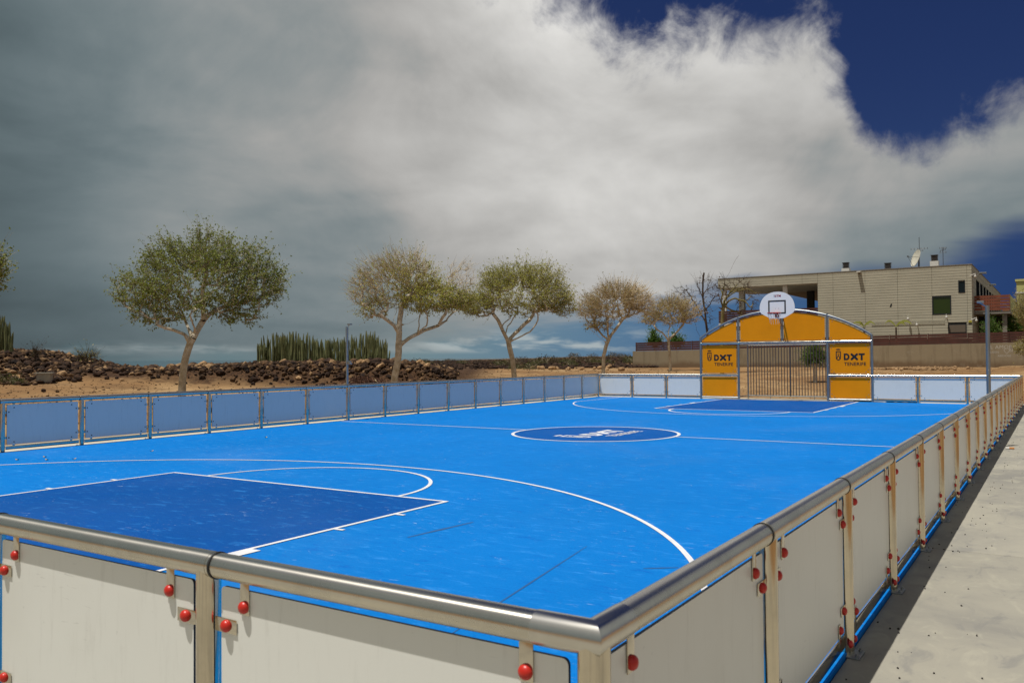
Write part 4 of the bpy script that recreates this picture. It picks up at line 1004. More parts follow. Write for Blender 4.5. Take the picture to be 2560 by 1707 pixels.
for i in range(46):
    u = 1010+(1600-1010)*((i*0.618) % 1.0); d = RND.uniform(88, 150) if i % 3 else RND.uniform(72, 95)
    p = at_d(u, 893, d); shrub(p[0], p[1], RND.uniform(0.5, 1.05)*(1.35 if u > 1250 else 0.8), i, 'low dry scrub bush on the lava ground near the skyline', 'scrub bushes near the skyline', RND.uniform(0.7, 1.1))
for u, d, sc, k, lb in ((1045, 46, 0.55, 0, 'wispy olive bush at the right end of the rubble bank'), (1075, 50, 0.5, 3, 'low olive bush a little right of the rubble bank end'), (1290, 66, 0.75, 0, 'greenish bush right behind the trunk of the round yellow green tree'), (1325, 64, 0.6, 3, 'low green bush right of the round yellow green tree trunk')):
    p = at_d(u, 900, d); shrub(p[0], p[1], sc, k, lb, None, 0.8)
# wiry bush standing up against the sea on the left, and two on the left mound
tree('small wiry bush standing alone against the sea on the left', 31, 44.5, [(217, 918), (217, 905), (217, 898)], [([(217, 900), (208, 892), (200, 888)], 0.2), ([(217, 900), (226, 890), (236, 886)], -0.2), ([(217, 898), (216, 888)], 0.1)],
     [(213, 892, 17, 11, 1.5, 0.30), (232, 893, 14, 11, 1, 0.25), (222, 888, 18, 8, 0.8, 0.3)], 0.03, 170, 0.085, LEAF3, DEADB, 1, barkm=DEADB, name='wiry_bush', twig_r=0.006, extra_twigs=2)
tree('faint grey bush on the slope beside the small concrete block', 32, 41.5, [(88, 905), (88, 895), (88, 888)], [([(88, 892), (84, 885)], 0.1), ([(88, 892), (92, 884)], -0.1)], [(88, 887, 7, 11, 1, 0.4)], 0.02, 90, 0.07, SCRUB, DEADB, 2, barkm=DEADB, name='wiry_bush', twig_r=0.006, extra_twigs=2)
p = at_d(22, 915, 36.5); shrub(p[0], p[1], 0.62, 3, 'broad brownish green bush below the cactus at the left edge', None, 1.1)
p = at_d(46, 920, 36.0); shrub(p[0], p[1], 0.40, 0, 'smaller olive bush right of the broad bush at the left edge', None, 1.0)

# ------------------------------------------------------------------ cactus clumps
def cactus_variants():
    out = []
    for k in range(7):
        rng = np.random.default_rng(50+k); n = 10; lv = 8; V = []; F = []
        bx, by = rng.normal(size=2)*0.05; cur = rng.uniform(-0.06, 0.06)
        for i in range(lv+1):
            t_ = i/lv; r = (0.062 if k % 3 else 0.052)*(0.84+0.16*math.sin(t_*9+k))*(0.8 if i == 0 else 1.0)*(1.0 if i < lv-1 else (0.8 if i == lv-1 else 0.25))
            cx = bx*t_+cur*math.sin(t_*3.1); cy = by*t_
            for j in range(n):
                a = 2*math.pi*j/n; rr = r*(1.12 if j % 2 == 0 else 0.70); V.append((cx+rr*math.cos(a), cy+rr*math.sin(a), t_))
        for i in range(lv):
            for j in range(n): F.append((i*n+j, i*n+(j+1) % n, (i+1)*n+(j+1) % n, (i+1)*n+j))
        out.append(np_mesh('stem', V, F, CACTUS))
    return out
CV = cactus_variants()
def cactus_clump(label, u0, u1, d, n, topf, group, lean=0.0, seed=3):
    rr = random.Random(seed); pc = at_d((u0+u1)/2, 893, d); r = empty('columnar_cactus', (pc[0], pc[1], float(ground_z(pc[0], pc[1]))), label, 'cactus', group)
    for i in range(n):
        u = u0+(u1-u0)*(i+rr.uniform(0, 1))/n; dd = d+rr.uniform(-1.0, 1.3); p = at_d(u, 893, dd)
        z0 = float(ground_z(p[0], p[1]))-0.10; zt = at_d(u, topf(u)+rr.choice((rr.uniform(-5, 9), rr.uniform(2, 18), rr.uniform(12, 36))), dd)[2]
        h = max(0.35, zt-z0); e = min(1.0, min(u-u0, u1-u)/40.0)
        o = inst('stem', CV[i % 7], r, (p[0]-pc[0], p[1]-pc[1], z0-r.location.z), (rr.gauss(0, 0.045), rr.gauss(0, 0.05)+(0.10*(1-e) if u > (u0+u1)/2 else -0.06*(1-e)), rr.uniform(0, 6.28)), (0.86, 0.86, h))
tf = lambda u: np.interp(u, [640, 652, 690, 730, 780, 808, 850, 890, 925, 950, 972], [864, 846, 833, 831, 837, 852, 843, 837, 826, 842, 858])
cactus_clump('wide clump of tall grey green columnar cactus on the rubble bank', 644, 970, 43.0, 230, tf, 'clumps of columnar cactus')
cactus_clump('columnar cactus clump cut off by the left edge of the picture', -60, 34, 42.5, 48, lambda u: np.interp(u, [-60, 5, 24, 34], [780, 786, 800, 818]), 'clumps of columnar cactus', seed=5)

# ------------------------------------------------------------------ rocks
def rock_meshes(n, m_, sub=2, seed=0):
    out = []
    for k in range(n):
        bm = bmesh.new(); bmesh.ops.create_icosphere(bm, subdivisions=sub, radius=0.5); off = Vector((seed+k*3.7, k*1.3, seed*2.1))
        sc = Vector((RND.uniform(0.85, 1.25), RND.uniform(0.8, 1.1), RND.uniform(0.6, 0.85)))
        for v in bm.verts:
            d = v.co.normalized(); a = mnoise.noise(d*1.5+off)*0.35+mnoise.noise(d*3.7+off)*0.18
            c = v.co*(1+a)
            for ax in (0, 1, 2): c[ax] = max(-0.40, min(0.42, c[ax]))*sc[ax]           # broken flat faces
            v.co = c
        me = bpy.data.meshes.new('rock'); bm.to_mesh(me); bm.free(); me.materials.append(m_); out.append(me)
    return out
ROCKS = rock_meshes(5, ROCKM, 2, 1)+rock_meshes(4, ROCKD, 2, 9)+rock_meshes(2, ROCKL, 2, 17)
def bank_point(s, w): p = BANK_A+BANK_D*s*BANK_L+BANK_N*w; return p
def add_rock(x, y, size, label, group, k=None, up=0.25):
    z = float(ground_z(x, y)); o = inst('rock', ROCKS[RND.randrange(len(ROCKS)) if k is None else k], None, (x, y, z+size*up), (RND.uniform(-0.6, 0.6), RND.uniform(-0.6, 0.6), RND.uniform(0, 6.28)), (size*RND.uniform(0.85, 1.3), size*RND.uniform(0.8, 1.2), size*RND.uniform(0.75, 1.1)))
    kk = ROCKS.index(o.data); hue = 'brown' if kk < 5 else ('dark' if kk < 9 else 'ochre')
    if group and '%s' in label: label = label % hue; group = hue+' '+group
    tag(o, label, 'rock', group); return o
def build_rocks():
    for i in range(118):                                                     # crest and front of the right part of the bank
        s = RND.uniform(0.33, 1.0); w = abs(RND.gauss(0.1, 0.95)); p = bank_point(s, w)
        add_rock(p[0], p[1], RND.uniform(0.20, 0.46)*(1.15 if w < 1 else 0.9), 'broken %s rock in the rubble bank under the wide cactus clump', 'rocks in the bank under the wide cactus clump')
    for i in range(112):
        s = RND.uniform(-0.25, 0.30); w = RND.uniform(0, 9.0)*RND.uniform(0.3, 1) if i % 4 else abs(RND.gauss(0.2, 0.5)); p = bank_point(s, w)
        add_rock(p[0], p[1], RND.uniform(0.20, 0.50), '%s volcanic rock in the rubble mound at the left edge', 'rocks in the mound at the left edge', None if i % 3 else 5+i % 4)
    for i in range(22):
        s = RND.uniform(0.22, 0.36); w = abs(RND.gauss(0.4, 0.9)); p = bank_point(s, w)
        add_rock(p[0], p[1], RND.uniform(0.18, 0.36), 'dark rock on the low saddle between the two rubble mounds', 'rocks on the low saddle against the sea', 5+i % 4)
    for i in range(26):
        u = RND.uniform(-20, 1150); d = RND.uniform(22, 33); p = at_d(u, 960, d)
        if p[0] > -17.6: continue
        add_rock(p[0], p[1], RND.uniform(0.08, 0.22), 'loose stone lying on the dirt between the fence and the rubble bank', 'loose stones on the dirt')
    for i in range(14):
        p = at_d(RND.uniform(1330, 1560), 905, RND.uniform(58, 72)); add_rock(p[0], p[1], RND.uniform(0.25, 0.5), 'pale stone at the edge of the scrub left of the concrete wall', 'pale stones along the scrub edge', 9+i % 2)
    p = at_d(985, 885, 41.5); add_rock(p[0], p[1], 0.55, 'single reddish boulder on the crest at the right end of the cactus clump', None, 0)
    # uncountable small rubble, one mass
    rng = np.random.default_rng(4); bm = bmesh.new(); bmesh.ops.create_icosphere(bm, subdivisions=1, radius=0.5); bv = np.array([v.co[:] for v in bm.verts]); bf = np.array([[v.index for v in f.verts] for f in bm.faces]); bm.free()
    def scatter(name, pts, sizes, m_, label, flat=0.7):
        n = len(pts); V = bv[None]*(1+rng.normal(size=(n, len(bv), 1))*0.16)*sizes[:, None, None]*rng.uniform(0.7, 1.3, (n, 1, 3)); V[:, :, 2] *= flat
        a = rng.uniform(0, 6.28, n); c, s = np.cos(a)[:, None], np.sin(a)[:, None]; X = V[:, :, 0]*c-V[:, :, 1]*s; Y = V[:, :, 0]*s+V[:, :, 1]*c
        V = np.stack([X, Y, V[:, :, 2]], -1)+pts[:, None, :]; F = (bf[None]+(np.arange(n)*len(bv))[:, None, None]).reshape(-1, 3)
        o = bpy.data.objects.new(name, np_mesh(name, V.reshape(-1, 3), F, m_)); link(o); tag(o, label, name.replace('_', ' '), kind='stuff')
    def on_ground(X, Y, up): return np.stack([X, Y, ground_z(X, Y)+up], -1)
    n = 10500; s = np.where(rng.uniform(size=n) < 0.5, 0.34+0.71*rng.uniform(0, 1, n)**0.9, rng.uniform(-0.4, 0.27, n)); w = np.where(s > 0.3, np.abs(rng.normal(0.0, 1.15, n))-0.7, rng.uniform(0, 1, n)**1.5*12.0-5.0)
    P = BANK_A[None]+BANK_D[None]*(s*BANK_L)[:, None]+BANK_N[None]*w[:, None]; sz = rng.uniform(0.05, 0.13, n)+0.26*rng.uniform(0, 1, n)**3
    half = rng.uniform(size=n) < 0.45
    och = np.arange(n) % 14 == 0; half = half & ~och; dk = ~half & ~och
    scatter('rubble', on_ground(P[och, 0], P[och, 1], 0.06), sz[och]*1.25, ROCKL, 'small ochre stones scattered over the stony banks', 0.8)
    scatter('rubble', on_ground(P[half, 0], P[half, 1], 0.05), sz[half], ROCKM, 'small brown rubble covering the stony banks', 0.8)
    scatter('rubble', on_ground(P[dk, 0], P[dk, 1], 0.05), sz[dk]*1.2, ROCKD, 'small dark rubble covering the stony banks', 0.8)
    n = 6500; u = rng.uniform(-60, 1700, n); d = rng.uniform(19, 62, n); Q = CAM[None]+(FW[None]+RT[None]*((u-1280)/F_PX)[:, None])*d[:, None]
    ok = (Q[:, 0] < -17.2) | (Q[:, 1] > 32.3); Q = Q[ok]; scatter('gravel', on_ground(Q[:, 0], Q[:, 1], 0.008), rng.uniform(0.02, 0.06, len(Q))+0.08*rng.uniform(0, 1, len(Q))**5, ROCKM, 'scattered gravel on the dirt left of the court')
    n = 2600; X = rng.uniform(-16, 8, n); Y = 32.2+30*rng.uniform(0, 1, n); scatter('gravel', on_ground(X, Y, 0.008), rng.uniform(0.02, 0.07, n), ROCKL, 'scattered gravel on the dirt behind the goal')
    n = 2600; u = rng.uniform(960, 1640, n); d = rng.uniform(66, 140, n); Q = CAM[None]+(FW[None]+RT[None]*((u-1280)/F_PX)[:, None])*d[:, None]
    scatter('lava_rubble', on_ground(Q[:, 0], Q[:, 1], 0.05), rng.uniform(0.15, 0.55, n), ROCKD, 'dark lava rubble spread over the far scrubland', 0.7)
    # rubble heap right of the goal, under the wall
    n = 260; X = rng.normal(-6.3, 1.0, n); Y = rng.normal(56, 1.2, n); sz = rng.uniform(0.08, 0.30, n)
    scatter('rubble', on_ground(X, Y, 0.05), sz, ROCKL, 'pale rubble heaped on the dirt right of the goal')
build_rocks()
def brush_heap():
    rng = np.random.default_rng(12); pc = at_d(915, 905, 38.8); z = float(ground_z(pc[0], pc[1])); r = empty('brush_heap', (pc[0], pc[1], z), 'heap of dry reddish palm fronds and sticks on the rubble bank', 'brush heap')
    P0, P1, R0, R1 = [], [], [], []
    for i in range(520):
        a = rng.normal(0, 0.55); b = rng.normal(0, 0.45); hgt = max(0.05, 0.72-0.42*a*a-0.5*b*b)*rng.uniform(0.35, 1.0)
        c = np.array(pc)+RT*a*1.15+np.array([FW[0], FW[1], 0])*b*0.8; c[2] = float(ground_z(c[0], c[1]))+hgt*0.85
        dr = RT*rng.normal(0.45, 0.7)+np.array([FW[0], FW[1], 0])*rng.normal(0, 0.5)+np.array([0, 0, -abs(rng.normal(0.25, 0.3))]); dr /= np.linalg.norm(dr); L = rng.uniform(0.25, 0.75)
        P0 += [c-dr*L*0.5, c]; P1 += [c, c+dr*L*0.5-np.array([0, 0, 0.08*L])]; q = rng.uniform(0.006, 0.016); R0 += [q, q]; R1 += [q, q*0.5]
    m_ = mat('dry_red_brown_fronds', (0.085, 0.036, 0.018), 0.9, island=0.6)
    inst('fronds', edges_mesh('fronds', P0, P1, R0, R1, 3, m_, r.location, False), r)
    P0, P1, R0 = [], [], []
    for i in range(26):
        a = rng.uniform(-0.9, 1.0); c = np.array(pc)+RT*a*1.1+np.array([FW[0], FW[1], 0])*rng.uniform(-0.7, 0.0); c[2] = float(ground_z(c[0], c[1]))+0.62*(1-a*a*0.6)*rng.uniform(0.5, 1)
        dr = RT*rng.choice([-1, 1])*rng.uniform(0.4, 1)+np.array([0, 0, -0.6])-np.array([FW[0], FW[1], 0])*0.3; dr /= np.linalg.norm(dr); P0.append(c); P1.append(c+dr*rng.uniform(0.5, 0.95)); R0.append(0.012)
    inst('sticks', edges_mesh('sticks', P0, P1, R0, R0, 5, TWIGB, r.location, False), r)
brush_heap()
p = at_d(112, 925, 37.0); z = float(ground_z(p[0], p[1]))
b = MB(); rx = np.array([RT[0], RT[1], 0]); fx = np.array([FW[0], FW[1], 0])
def obox(mb, c, hx, hy, z0, z1, ang=0.3):
    ca, sa = math.cos(ang), math.sin(ang); ex = rx*ca+fx*sa; ey = -rx*sa+fx*ca
    vs = [np.array(c)+ex*sx*hx+ey*sy*hy+np.array([0, 0, zz-c[2]]) for zz in (z0, z1) for sx, sy in ((-1, -1), (1, -1), (1, 1), (-1, 1))]
    mb.add(vs, [(0, 3, 2, 1), (4, 5, 6, 7), (0, 1, 5, 4), (1, 2, 6, 5), (2, 3, 7, 6), (3, 0, 4, 7)])
r = empty('concrete_block', (p[0], p[1], z), 'small broken concrete block half buried in the left rubble mound', 'concrete block')
obox(b, (p[0], p[1], z), 0.26, 0.3, z-0.1, z+0.42); b.build('body', CONCRETE, r); b = MB(); obox(b, (p[0]-0.03, p[1], z), 0.36, 0.36, z+0.424, z+0.475, 0.36); b.build('cap', CONCRETE, r)

# ------------------------------------------------------------------ wall with slat fence, house, far buildings
WY = 63.0
def wall_top(x): return 2.14+(x+28.87)*0.0105
def build_wall():
    x0, x1 = -28.87, 16.0
    r = empty('boundary_wall', (-10, WY, 0.8), 'long weathered concrete boundary wall topped with dark red wooden slats', 'wall')
    b = MB(); n = 40
    fr = [(x0+(x1-x0)*i/n) for i in range(n+1)]
    b.add([(x, WY, 0.2) for x in fr]+[(x, WY, wall_top(x)) for x in fr]+[(x, WY+0.25, wall_top(x)) for x in fr]+[(x, WY+0.25, 0.2) for x in fr],
          [(i, i+1, n+1+i+1, n+1+i) for i in range(n)]+[(n+1+i, n+2+i, 2*n+3+i, 2*n+2+i) for i in range(n)]+[(2*n+2+i, 2*n+3+i, 3*n+4+i, 3*n+3+i) for i in range(n)]+[(0, n+1, 2*n+2, 3*n+3), (n, 4*n+3, 3*n+2, 2*n+1)])
    b.build('wall', WALLC, r)
    seg = 2.45; k = 0; x = x0+0.25
    while x < x1-0.2:
        xe = min(x+seg, x1); z0 = wall_top(x)
        b = MB(); b.box((x-0.03, WY+0.15, z0-0.05), (x+0.03, WY+0.20, z0+0.74)); b.build('fence_post', WOODR, r)
        for j in range(4):
            g = z0+0.02+j*0.178; dz = (xe-x)*0.0105; c = RND.uniform(-0.008, 0.008)
            b = MB(); lo, hi = WY+0.10+c, WY+0.125+c
            b.add([(x-0.02, lo, g), (xe-0.04, lo, g+dz), (xe-0.04, lo, g+dz+0.155), (x-0.02, lo, g+0.155), (x-0.02, hi, g), (xe-0.04, hi, g+dz), (xe-0.04, hi, g+dz+0.155), (x-0.02, hi, g+0.155)], [(0, 1, 2, 3), (7, 6, 5, 4), (0, 4, 5, 1), (3, 2, 6, 7), (0, 3, 7, 4), (1, 5, 6, 2)])
            b.build('slat', WOODR, r)
        x = xe
    # chalk graffiti near the right
    fm0 = lambda u, v, s: (lambda a, q, t, o=at_y(u, v, WY): (o[0]+a, WY-t, o[2]+q))
    b = MB()
    for tx, u, v, s in (('EL AMOR', 2468, 872, 0.34), ('QUEEN', 2468, 883, 0.20), ('UNA', 2526, 871, 0.30), ('SINGLE', 2524, 879, 0.28), ('ARDOSE', 2494, 892, 0.20)):
        text_mb(b, tx, s, fm0(u, v, s), 0, 0.004, 0.0, 1.05)
    o = at_y(2517, 877, WY); th = np.linspace(0, 2*math.pi, 25)[:-1]
    hs = [(0.011*(16*math.sin(t)**3), 0.013*(13*math.cos(t)-5*math.cos(2*t)-2*math.cos(3*t)-math.cos(4*t))) for t in th]
    b.strip(hs, [(x_*0.82, y_*0.82) for x_, y_ in hs], lambda a, q, t: (o[0]+a, WY-t, o[2]+q), 0.001, 0.004)
    b.build('graffiti', CHALK, r)
build_wall()

HY, HX0, HX1, HXS, HZ = 70.0, -23.9, -4.35, -15.5, 8.40
def build_house():
    r = empty('modern_house', (HXS, HY, 1.0), 'flat roofed modern house clad in beige horizontal boards', 'house')
    rows = 0.205; gap = 0.022
    w1 = (-5.25, 6.30, -4.80, 7.26); w2 = (-7.05, 4.72, -5.75, 6.12); w3 = (-5.98, 3.0, -4.74, 4.02)
    # core walls (behind the boards)
    b = MB(); yb = HY+0.06
    b.box((HXS, yb, 0.9), (HX1-0.06, HY+38, HZ-0.02)); b.build('core_wall', DARKGAP, r)
    b = MB(); b.box((HX0, yb, HZ-0.80), (HXS-0.005, HY+9.0, HZ-0.02)); b.build('canopy', DARKGAP, r)
    b = MB(); b.box((HX0, HY+0.06, 7.575), (HXS-0.01, HY+8.9, 7.597)); b.build('soffit', mat('cream_soffit_render', (0.50, 0.47, 0.38), 0.8), r)
    b = MB(); b.box((HX0-0.03, HY-0.03, HZ), (HX1+0.03, HY+38, HZ+0.05)); b.build('roof_edge', ROOFM, r)
    xs = [HXS, -14.29, -11.85, -9.47, -7.05, -4.67, HX1]
    nrow = 27
    def board(x0, x1, z0, z1):
        if x1-x0 < 0.05 or z1-z0 < 0.02: return
        b = MB(); b.box((x0+gap*0.35, HY, z0+gap*0.5), (x1-gap*0.35, HY+0.05, z1-gap*0.5)); b.build('cladding_board', CLAD, r)
    for i in range(len(xs)-1):
        for j in range(nrow):
            z1 = HZ-j*rows; z0 = z1-rows; cuts = [(xs[i], xs[i+1])]
            for wx0, wz0, wx1, wz1 in (w1, w2, w3):
                if (z0+z1)/2 > wz0 and (z0+z1)/2 < wz1:
                    nc = []
                    for a, q in cuts:
                        if wx1 <= a or wx0 >= q: nc.append((a, q))
                        else: nc += [(a, wx0), (wx1, q)]
                    cuts = nc
            for a, q in cuts: board(a, q, z0, z1)
    cx = [HX0, -21.5, -19.12, -16.73, HXS]
    for i in range(4):
        for j in range(4): board(cx[i], cx[i+1], HZ-(j+1)*0.2, HZ-j*0.2)
    for (x0, z0, x1, z1), gm, fw_ in ((w1, GLASSD, 0.05), (w2, GLASSG, 0.07)):
        b = MB(); b.strip([(x0, z0), (x1, z0), (x1, z1), (x0, z1)], [(x0+fw_, z0+fw_), (x1-fw_, z0+fw_), (x1-fw_, z1-fw_), (x0+fw_, z1-fw_)], lambda a, q, t: (a, HY+t, q), -0.02, 0.055); f = b.build('window', FRAMED, r)
        b = MB(); b.box((x0+fw_, HY+0.030, z0+fw_), (x1-fw_, HY+0.045, z1-fw_)); b.build('pane', gm, f)
    x0, z0, x1, z1 = w3; b = MB(); b.box((x0, HY+0.045, z0), (x1, HY+0.055, z1)); d = b.build('door', FRAMED, r); b = MB(); b.box((x0+0.08, HY+0.02, z0+0.35), (x1-0.08, HY+0.044, z1-0.12)); b.build('door_panel', mat('brown_roller_shutter', (0.13, 0.10, 0.07), 0.7), d)
    # columns and balcony rail under the canopy
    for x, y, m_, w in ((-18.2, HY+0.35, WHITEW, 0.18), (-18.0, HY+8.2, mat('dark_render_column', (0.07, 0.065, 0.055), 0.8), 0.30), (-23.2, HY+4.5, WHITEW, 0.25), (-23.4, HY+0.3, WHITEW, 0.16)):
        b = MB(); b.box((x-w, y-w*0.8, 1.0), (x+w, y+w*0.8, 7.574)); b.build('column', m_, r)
    b = MB(); b.box((HX0, HY+0.10, 4.25), (HXS-0.01, HY+8.9, 4.55)); b.build('terrace_floor', WHITEW, r)
    b = MB(); b.box((HX0, HY+0.2, 0.9), (HXS-0.01, HY+0.5, 4.24)); b.build('terrace_wall', CLAD, r)
    for j in range(5):
        b = MB(); b.box((HX0, HY+0.08, 4.60+j*0.205), (HXS-0.01, HY+0.12, 4.60+j*0.205+0.175)); b.build('slat', WOODR, r)
    for x in np.linspace(HX0+0.1, HXS-0.2, 5): b = MB(); b.box((x-0.03, HY+0.125, 4.5), (x+0.03, HY+0.18, 5.62)); b.build('rail_post', WOODR, r)
    # louvred vent band
    for j in range(4): b = MB(); b.box((-11.4, HY-0.025, 4.00+j*0.085), (-6.2, HY-0.004, 4.00+j*0.085+0.055)); b.build('louvre', CLAD, r)
    # right flank
    xf = HX1
    for j in range(14):
        z1 = HZ-j*0.41; b = MB()
        if z1 > 7.6 or z1 < 5.55: b.box((xf-0.055, HY+0.055, z1-0.40), (xf, HY+38, z1-0.01)); b.build('flank_board', CLAD, r)
        else: b.box((xf-0.055, HY+0.055, z1-0.40), (xf, HY+4.0, z1-0.01)); b.build('flank_board', CLAD, r)
    for k in range(9):
        y0 = HY+4.2+k*3.6; b = MB(); b.box((xf-0.05, y0, 5.75), (xf-0.02, y0+3.3, 7.55)); f = b.build('flank_window', FLANKG, r)
        b = MB(); b.box((xf-0.05, y0+3.3, 5.75), (xf+0.02, y0+3.6, 7.55)); b.build('mullion', WHITEW, f)
    # balcony on the flank
    by = HY+1.6; bx = -1.95
    b = MB(); b.box((xf+0.02, by, 4.72), (bx, by+24, 4.92)); bal = b.build('balcony', ROOFM, r)
    for j in range(5): b = MB(); b.box((xf+0.03, by-0.04, 4.98+j*0.235), (bx, by, 4.98+j*0.235+0.20)); b.build('slat', WOODB, bal)
    for x in (xf+0.1, bx-0.05): b = MB(); b.box((x-0.03, by+0.003, 4.9), (x+0.03, by+0.05, 6.16)); b.build('rail_post', GALV, bal)
    b = MB(); b.box((bx-0.03, by+0.06, 4.95), (bx, by+24, 6.12)); b.build('glass_guard', mat('green_guard_glass', (0.10, 0.13, 0.05), 0.25), bal)
    for y in (by+0.4, by+7, by+14): b = MB(); b.box((bx-0.55, y-0.15, 0.9), (bx-0.25, y+0.15, 4.715)); b.build('column', ROOFM, r)
    b = MB(); b.box((xf+0.005, HY+6, 0.9), (bx-0.6, HY+6.2, 4.7)); b.build('recess_wall', FRAMED, r)
    # chimneys
    for x, zz in ((-13.66, 8.45), (-10.45, 8.45), (-7.05, 8.45)):
        tall = 0.55 if x > -8 else (0.40 if x < -12 else 0.15)
        b = MB(); b.box((x-0.30, HY+1.7, zz), (x+0.30, HY+2.3, zz+tall)); c = b.build('chimney', WHITEW, r)
        b = MB()
        for j in range(4): b.bbox((x-0.23, HY+1.77, zz+tall+0.02+j*0.11), (x+0.23, HY+2.23, zz+tall+0.085+j*0.11), 0.01)
        b.box((x-0.16, HY+1.84, zz+tall), (x+0.16, HY+2.16, zz+tall+0.44)); b.bbox((x-0.26, HY+1.74, zz+tall+0.45), (x+0.26, HY+2.26, zz+tall+0.49), 0.01); b.build('cowl', METALD, c)
    # sign plate by the door
    b = MB(); b.box((-4.60, HY-0.02, 4.05), (-4.40, HY-0.003, 4.20)); s_ = b.build('sign', SIGNY, r); b = MB(); b.box((-4.62, HY-0.02, 3.93), (-4.38, HY-0.003, 4.03)); b.build('name_plate', INK, r)
    b = MB(); b.box((-4.57, HY-0.024, 4.10), (-4.43, HY-0.0205, 4.135)); b.build('printed_stripe', INK, s_)
    # little dark opening in the boards
    b = MB(); b.prism([(-10.06, 5.42), (-9.93, 5.42), (-9.87, 5.68), (-9.98, 5.68)], lambda a, q, t: (a, HY-t, q), 0.002, 0.006); b.build('broken_board_hole', INK, r)
build_house()
def wall_light(x, z, label, arm=0.5):
    r = empty('floodlight', (x, HY, z), label, 'lamp', 'lamps on the house front')
    b = MB(); b.tube([(x, HY, z-0.14), (x, HY-arm*0.2, z-0.03)], 0.02, 6, True); b.build('arm', METALD, r)
    b = MB(); b.bbox((x-0.15, HY-0.44, z-0.03), (x+0.15, HY-0.01, z+0.06), 0.02); b.build('head', WHITEW, r)
wall_light(-12.25, 8.28, 'white floodlight jutting out near the top of the house front', 0.95)
def camera_dome(u, v, y, label, dx=0.0, fx_=None):
    p = at_y(u, v, y) if fx_ is None else at_x(u, v, fx_)
    r = empty('security_camera', tuple(p), label, 'camera', 'white cameras and lamps on the house')
    q = np.array(p); back = np.array([0, 0.25, 0]) if fx_ is None else np.array([-0.35, 0, 0])
    b = MB(); b.tube([q+back+[0, 0, 0.06], q+[0, 0, 0.20], q+[dx, 0, 0.16], q+[dx, 0, 0.06]], 0.03, 8, True); b.build('bracket', WHITEW, r)
    b = MB(); b.lathe([(0.04, 0.08), (0.085, 0.05), (0.09, -0.02), (0.07, -0.08), (0.03, -0.11)], 12, 'z', tuple(q+np.array([dx, 0, 0]))); b.build('dome', WHITEW, r)
camera_dome(2270, 797, HY-0.25, 'white dome camera low on the house front, left of the square green window')
camera_dome(2366, 793, HY-0.25, 'white dome camera below the square green window on the house')
camera_dome(2292, 812, HY-0.25, 'small white lamp just above the slat fence on the house front')
camera_dome(2438, 691, HY, 'white curved lamp high on the right corner of the house', 0.0, -4.05); camera_dome(2441, 801, HY, 'white curved lamp low on the right corner of the house', 0.0, -4.05)
for u, v, lb in ((2455, 684, 'nearer grey lamp jutting out of the house flank at roof height'), (2480, 713, 'farther grey lamp jutting out of the house flank at roof height')):
    p = at_x(u, v, -3.7); r = empty('floodlight', tuple(p), lb, 'lamp', 'lamps on the house flank')
    b = MB(); b.tube([(HX1, p[1], p[2]-0.2), (p[0], p[1], p[2])], 0.02, 6, True); b.build('arm', METALD, r)
    b = MB(); b.bbox((p[0]-0.2, p[1]-0.2, p[2]-0.02), (p[0]+0.3, p[1]+0.2, p[2]+0.10), 0.03); b.build('head', GALV, r)
def dish():
    c = np.array([-8.25, HY+1.4, 9.25]); r = empty('satellite_dish', (c[0], c[1], 8.45), 'large cream satellite dish tilted on the flat roof', 'satellite dish')
    ax = np.array([-0.80, -0.52, 0.30]); ax /= np.linalg.norm(ax); x = np.cross(ax, [0, 0, 1]); x /= np.linalg.norm(x); y = np.cross(x, ax); V = []; n = 28
    rings = [(0.02, 0.0), (0.25, 0.012), (0.45, 0.04), (0.62, 0.085), (0.70, 0.11)]
    b = MB()
    for s in (0, 1):
        for q, h in rings:
            for j in range(n):
                t = 2*math.pi*j/n; b.v.append(tuple(c+x*q*math.cos(t)*0.92+y*q*math.sin(t)+ax*(h-0.03*s)))
    m_ = len(rings)
    for s in (0, 1):
        for i in range(m_-1):
            for j in range(n): b.f.append([s*m_*n+i*n+j, s*m_*n+i*n+(j+1) % n, s*m_*n+(i+1)*n+(j+1) % n, s*m_*n+(i+1)*n+j]); b.mi.append(0); b.sm.append(True)
    for j in range(n): b.f.append([(m_-1)*n+j, (m_-1)*n+(j+1) % n, 2*m_*n-n+(j+1) % n, 2*m_*n-n+j]); b.mi.append(0); b.sm.append(False)
    b.build('reflector', DISHM, r)
    f = c+ax*0.72-y*0.05; b = MB()
    for e in (c-y*0.66+ax*0.1, c+x*0.6+ax*0.1, c-x*0.6+ax*0.1): b.tube([e, f], 0.012, 5, True)
    b.bbox(tuple(f-0.05), tuple(f+0.05), 0.01); b.build('feed_arm', METALD, r)
    b = MB(); b.tube([c-ax*0.02, c-ax*0.15-[0, 0, 0.1], [c[0]+0.12, c[1]+0.05, 8.45]], 0.04, 8, True).tube([c-y*0.5, [c[0]-0.55, c[1]-0.2, 8.46]], 0.02, 6, True); b.build('stand', METALD, r)
dish()
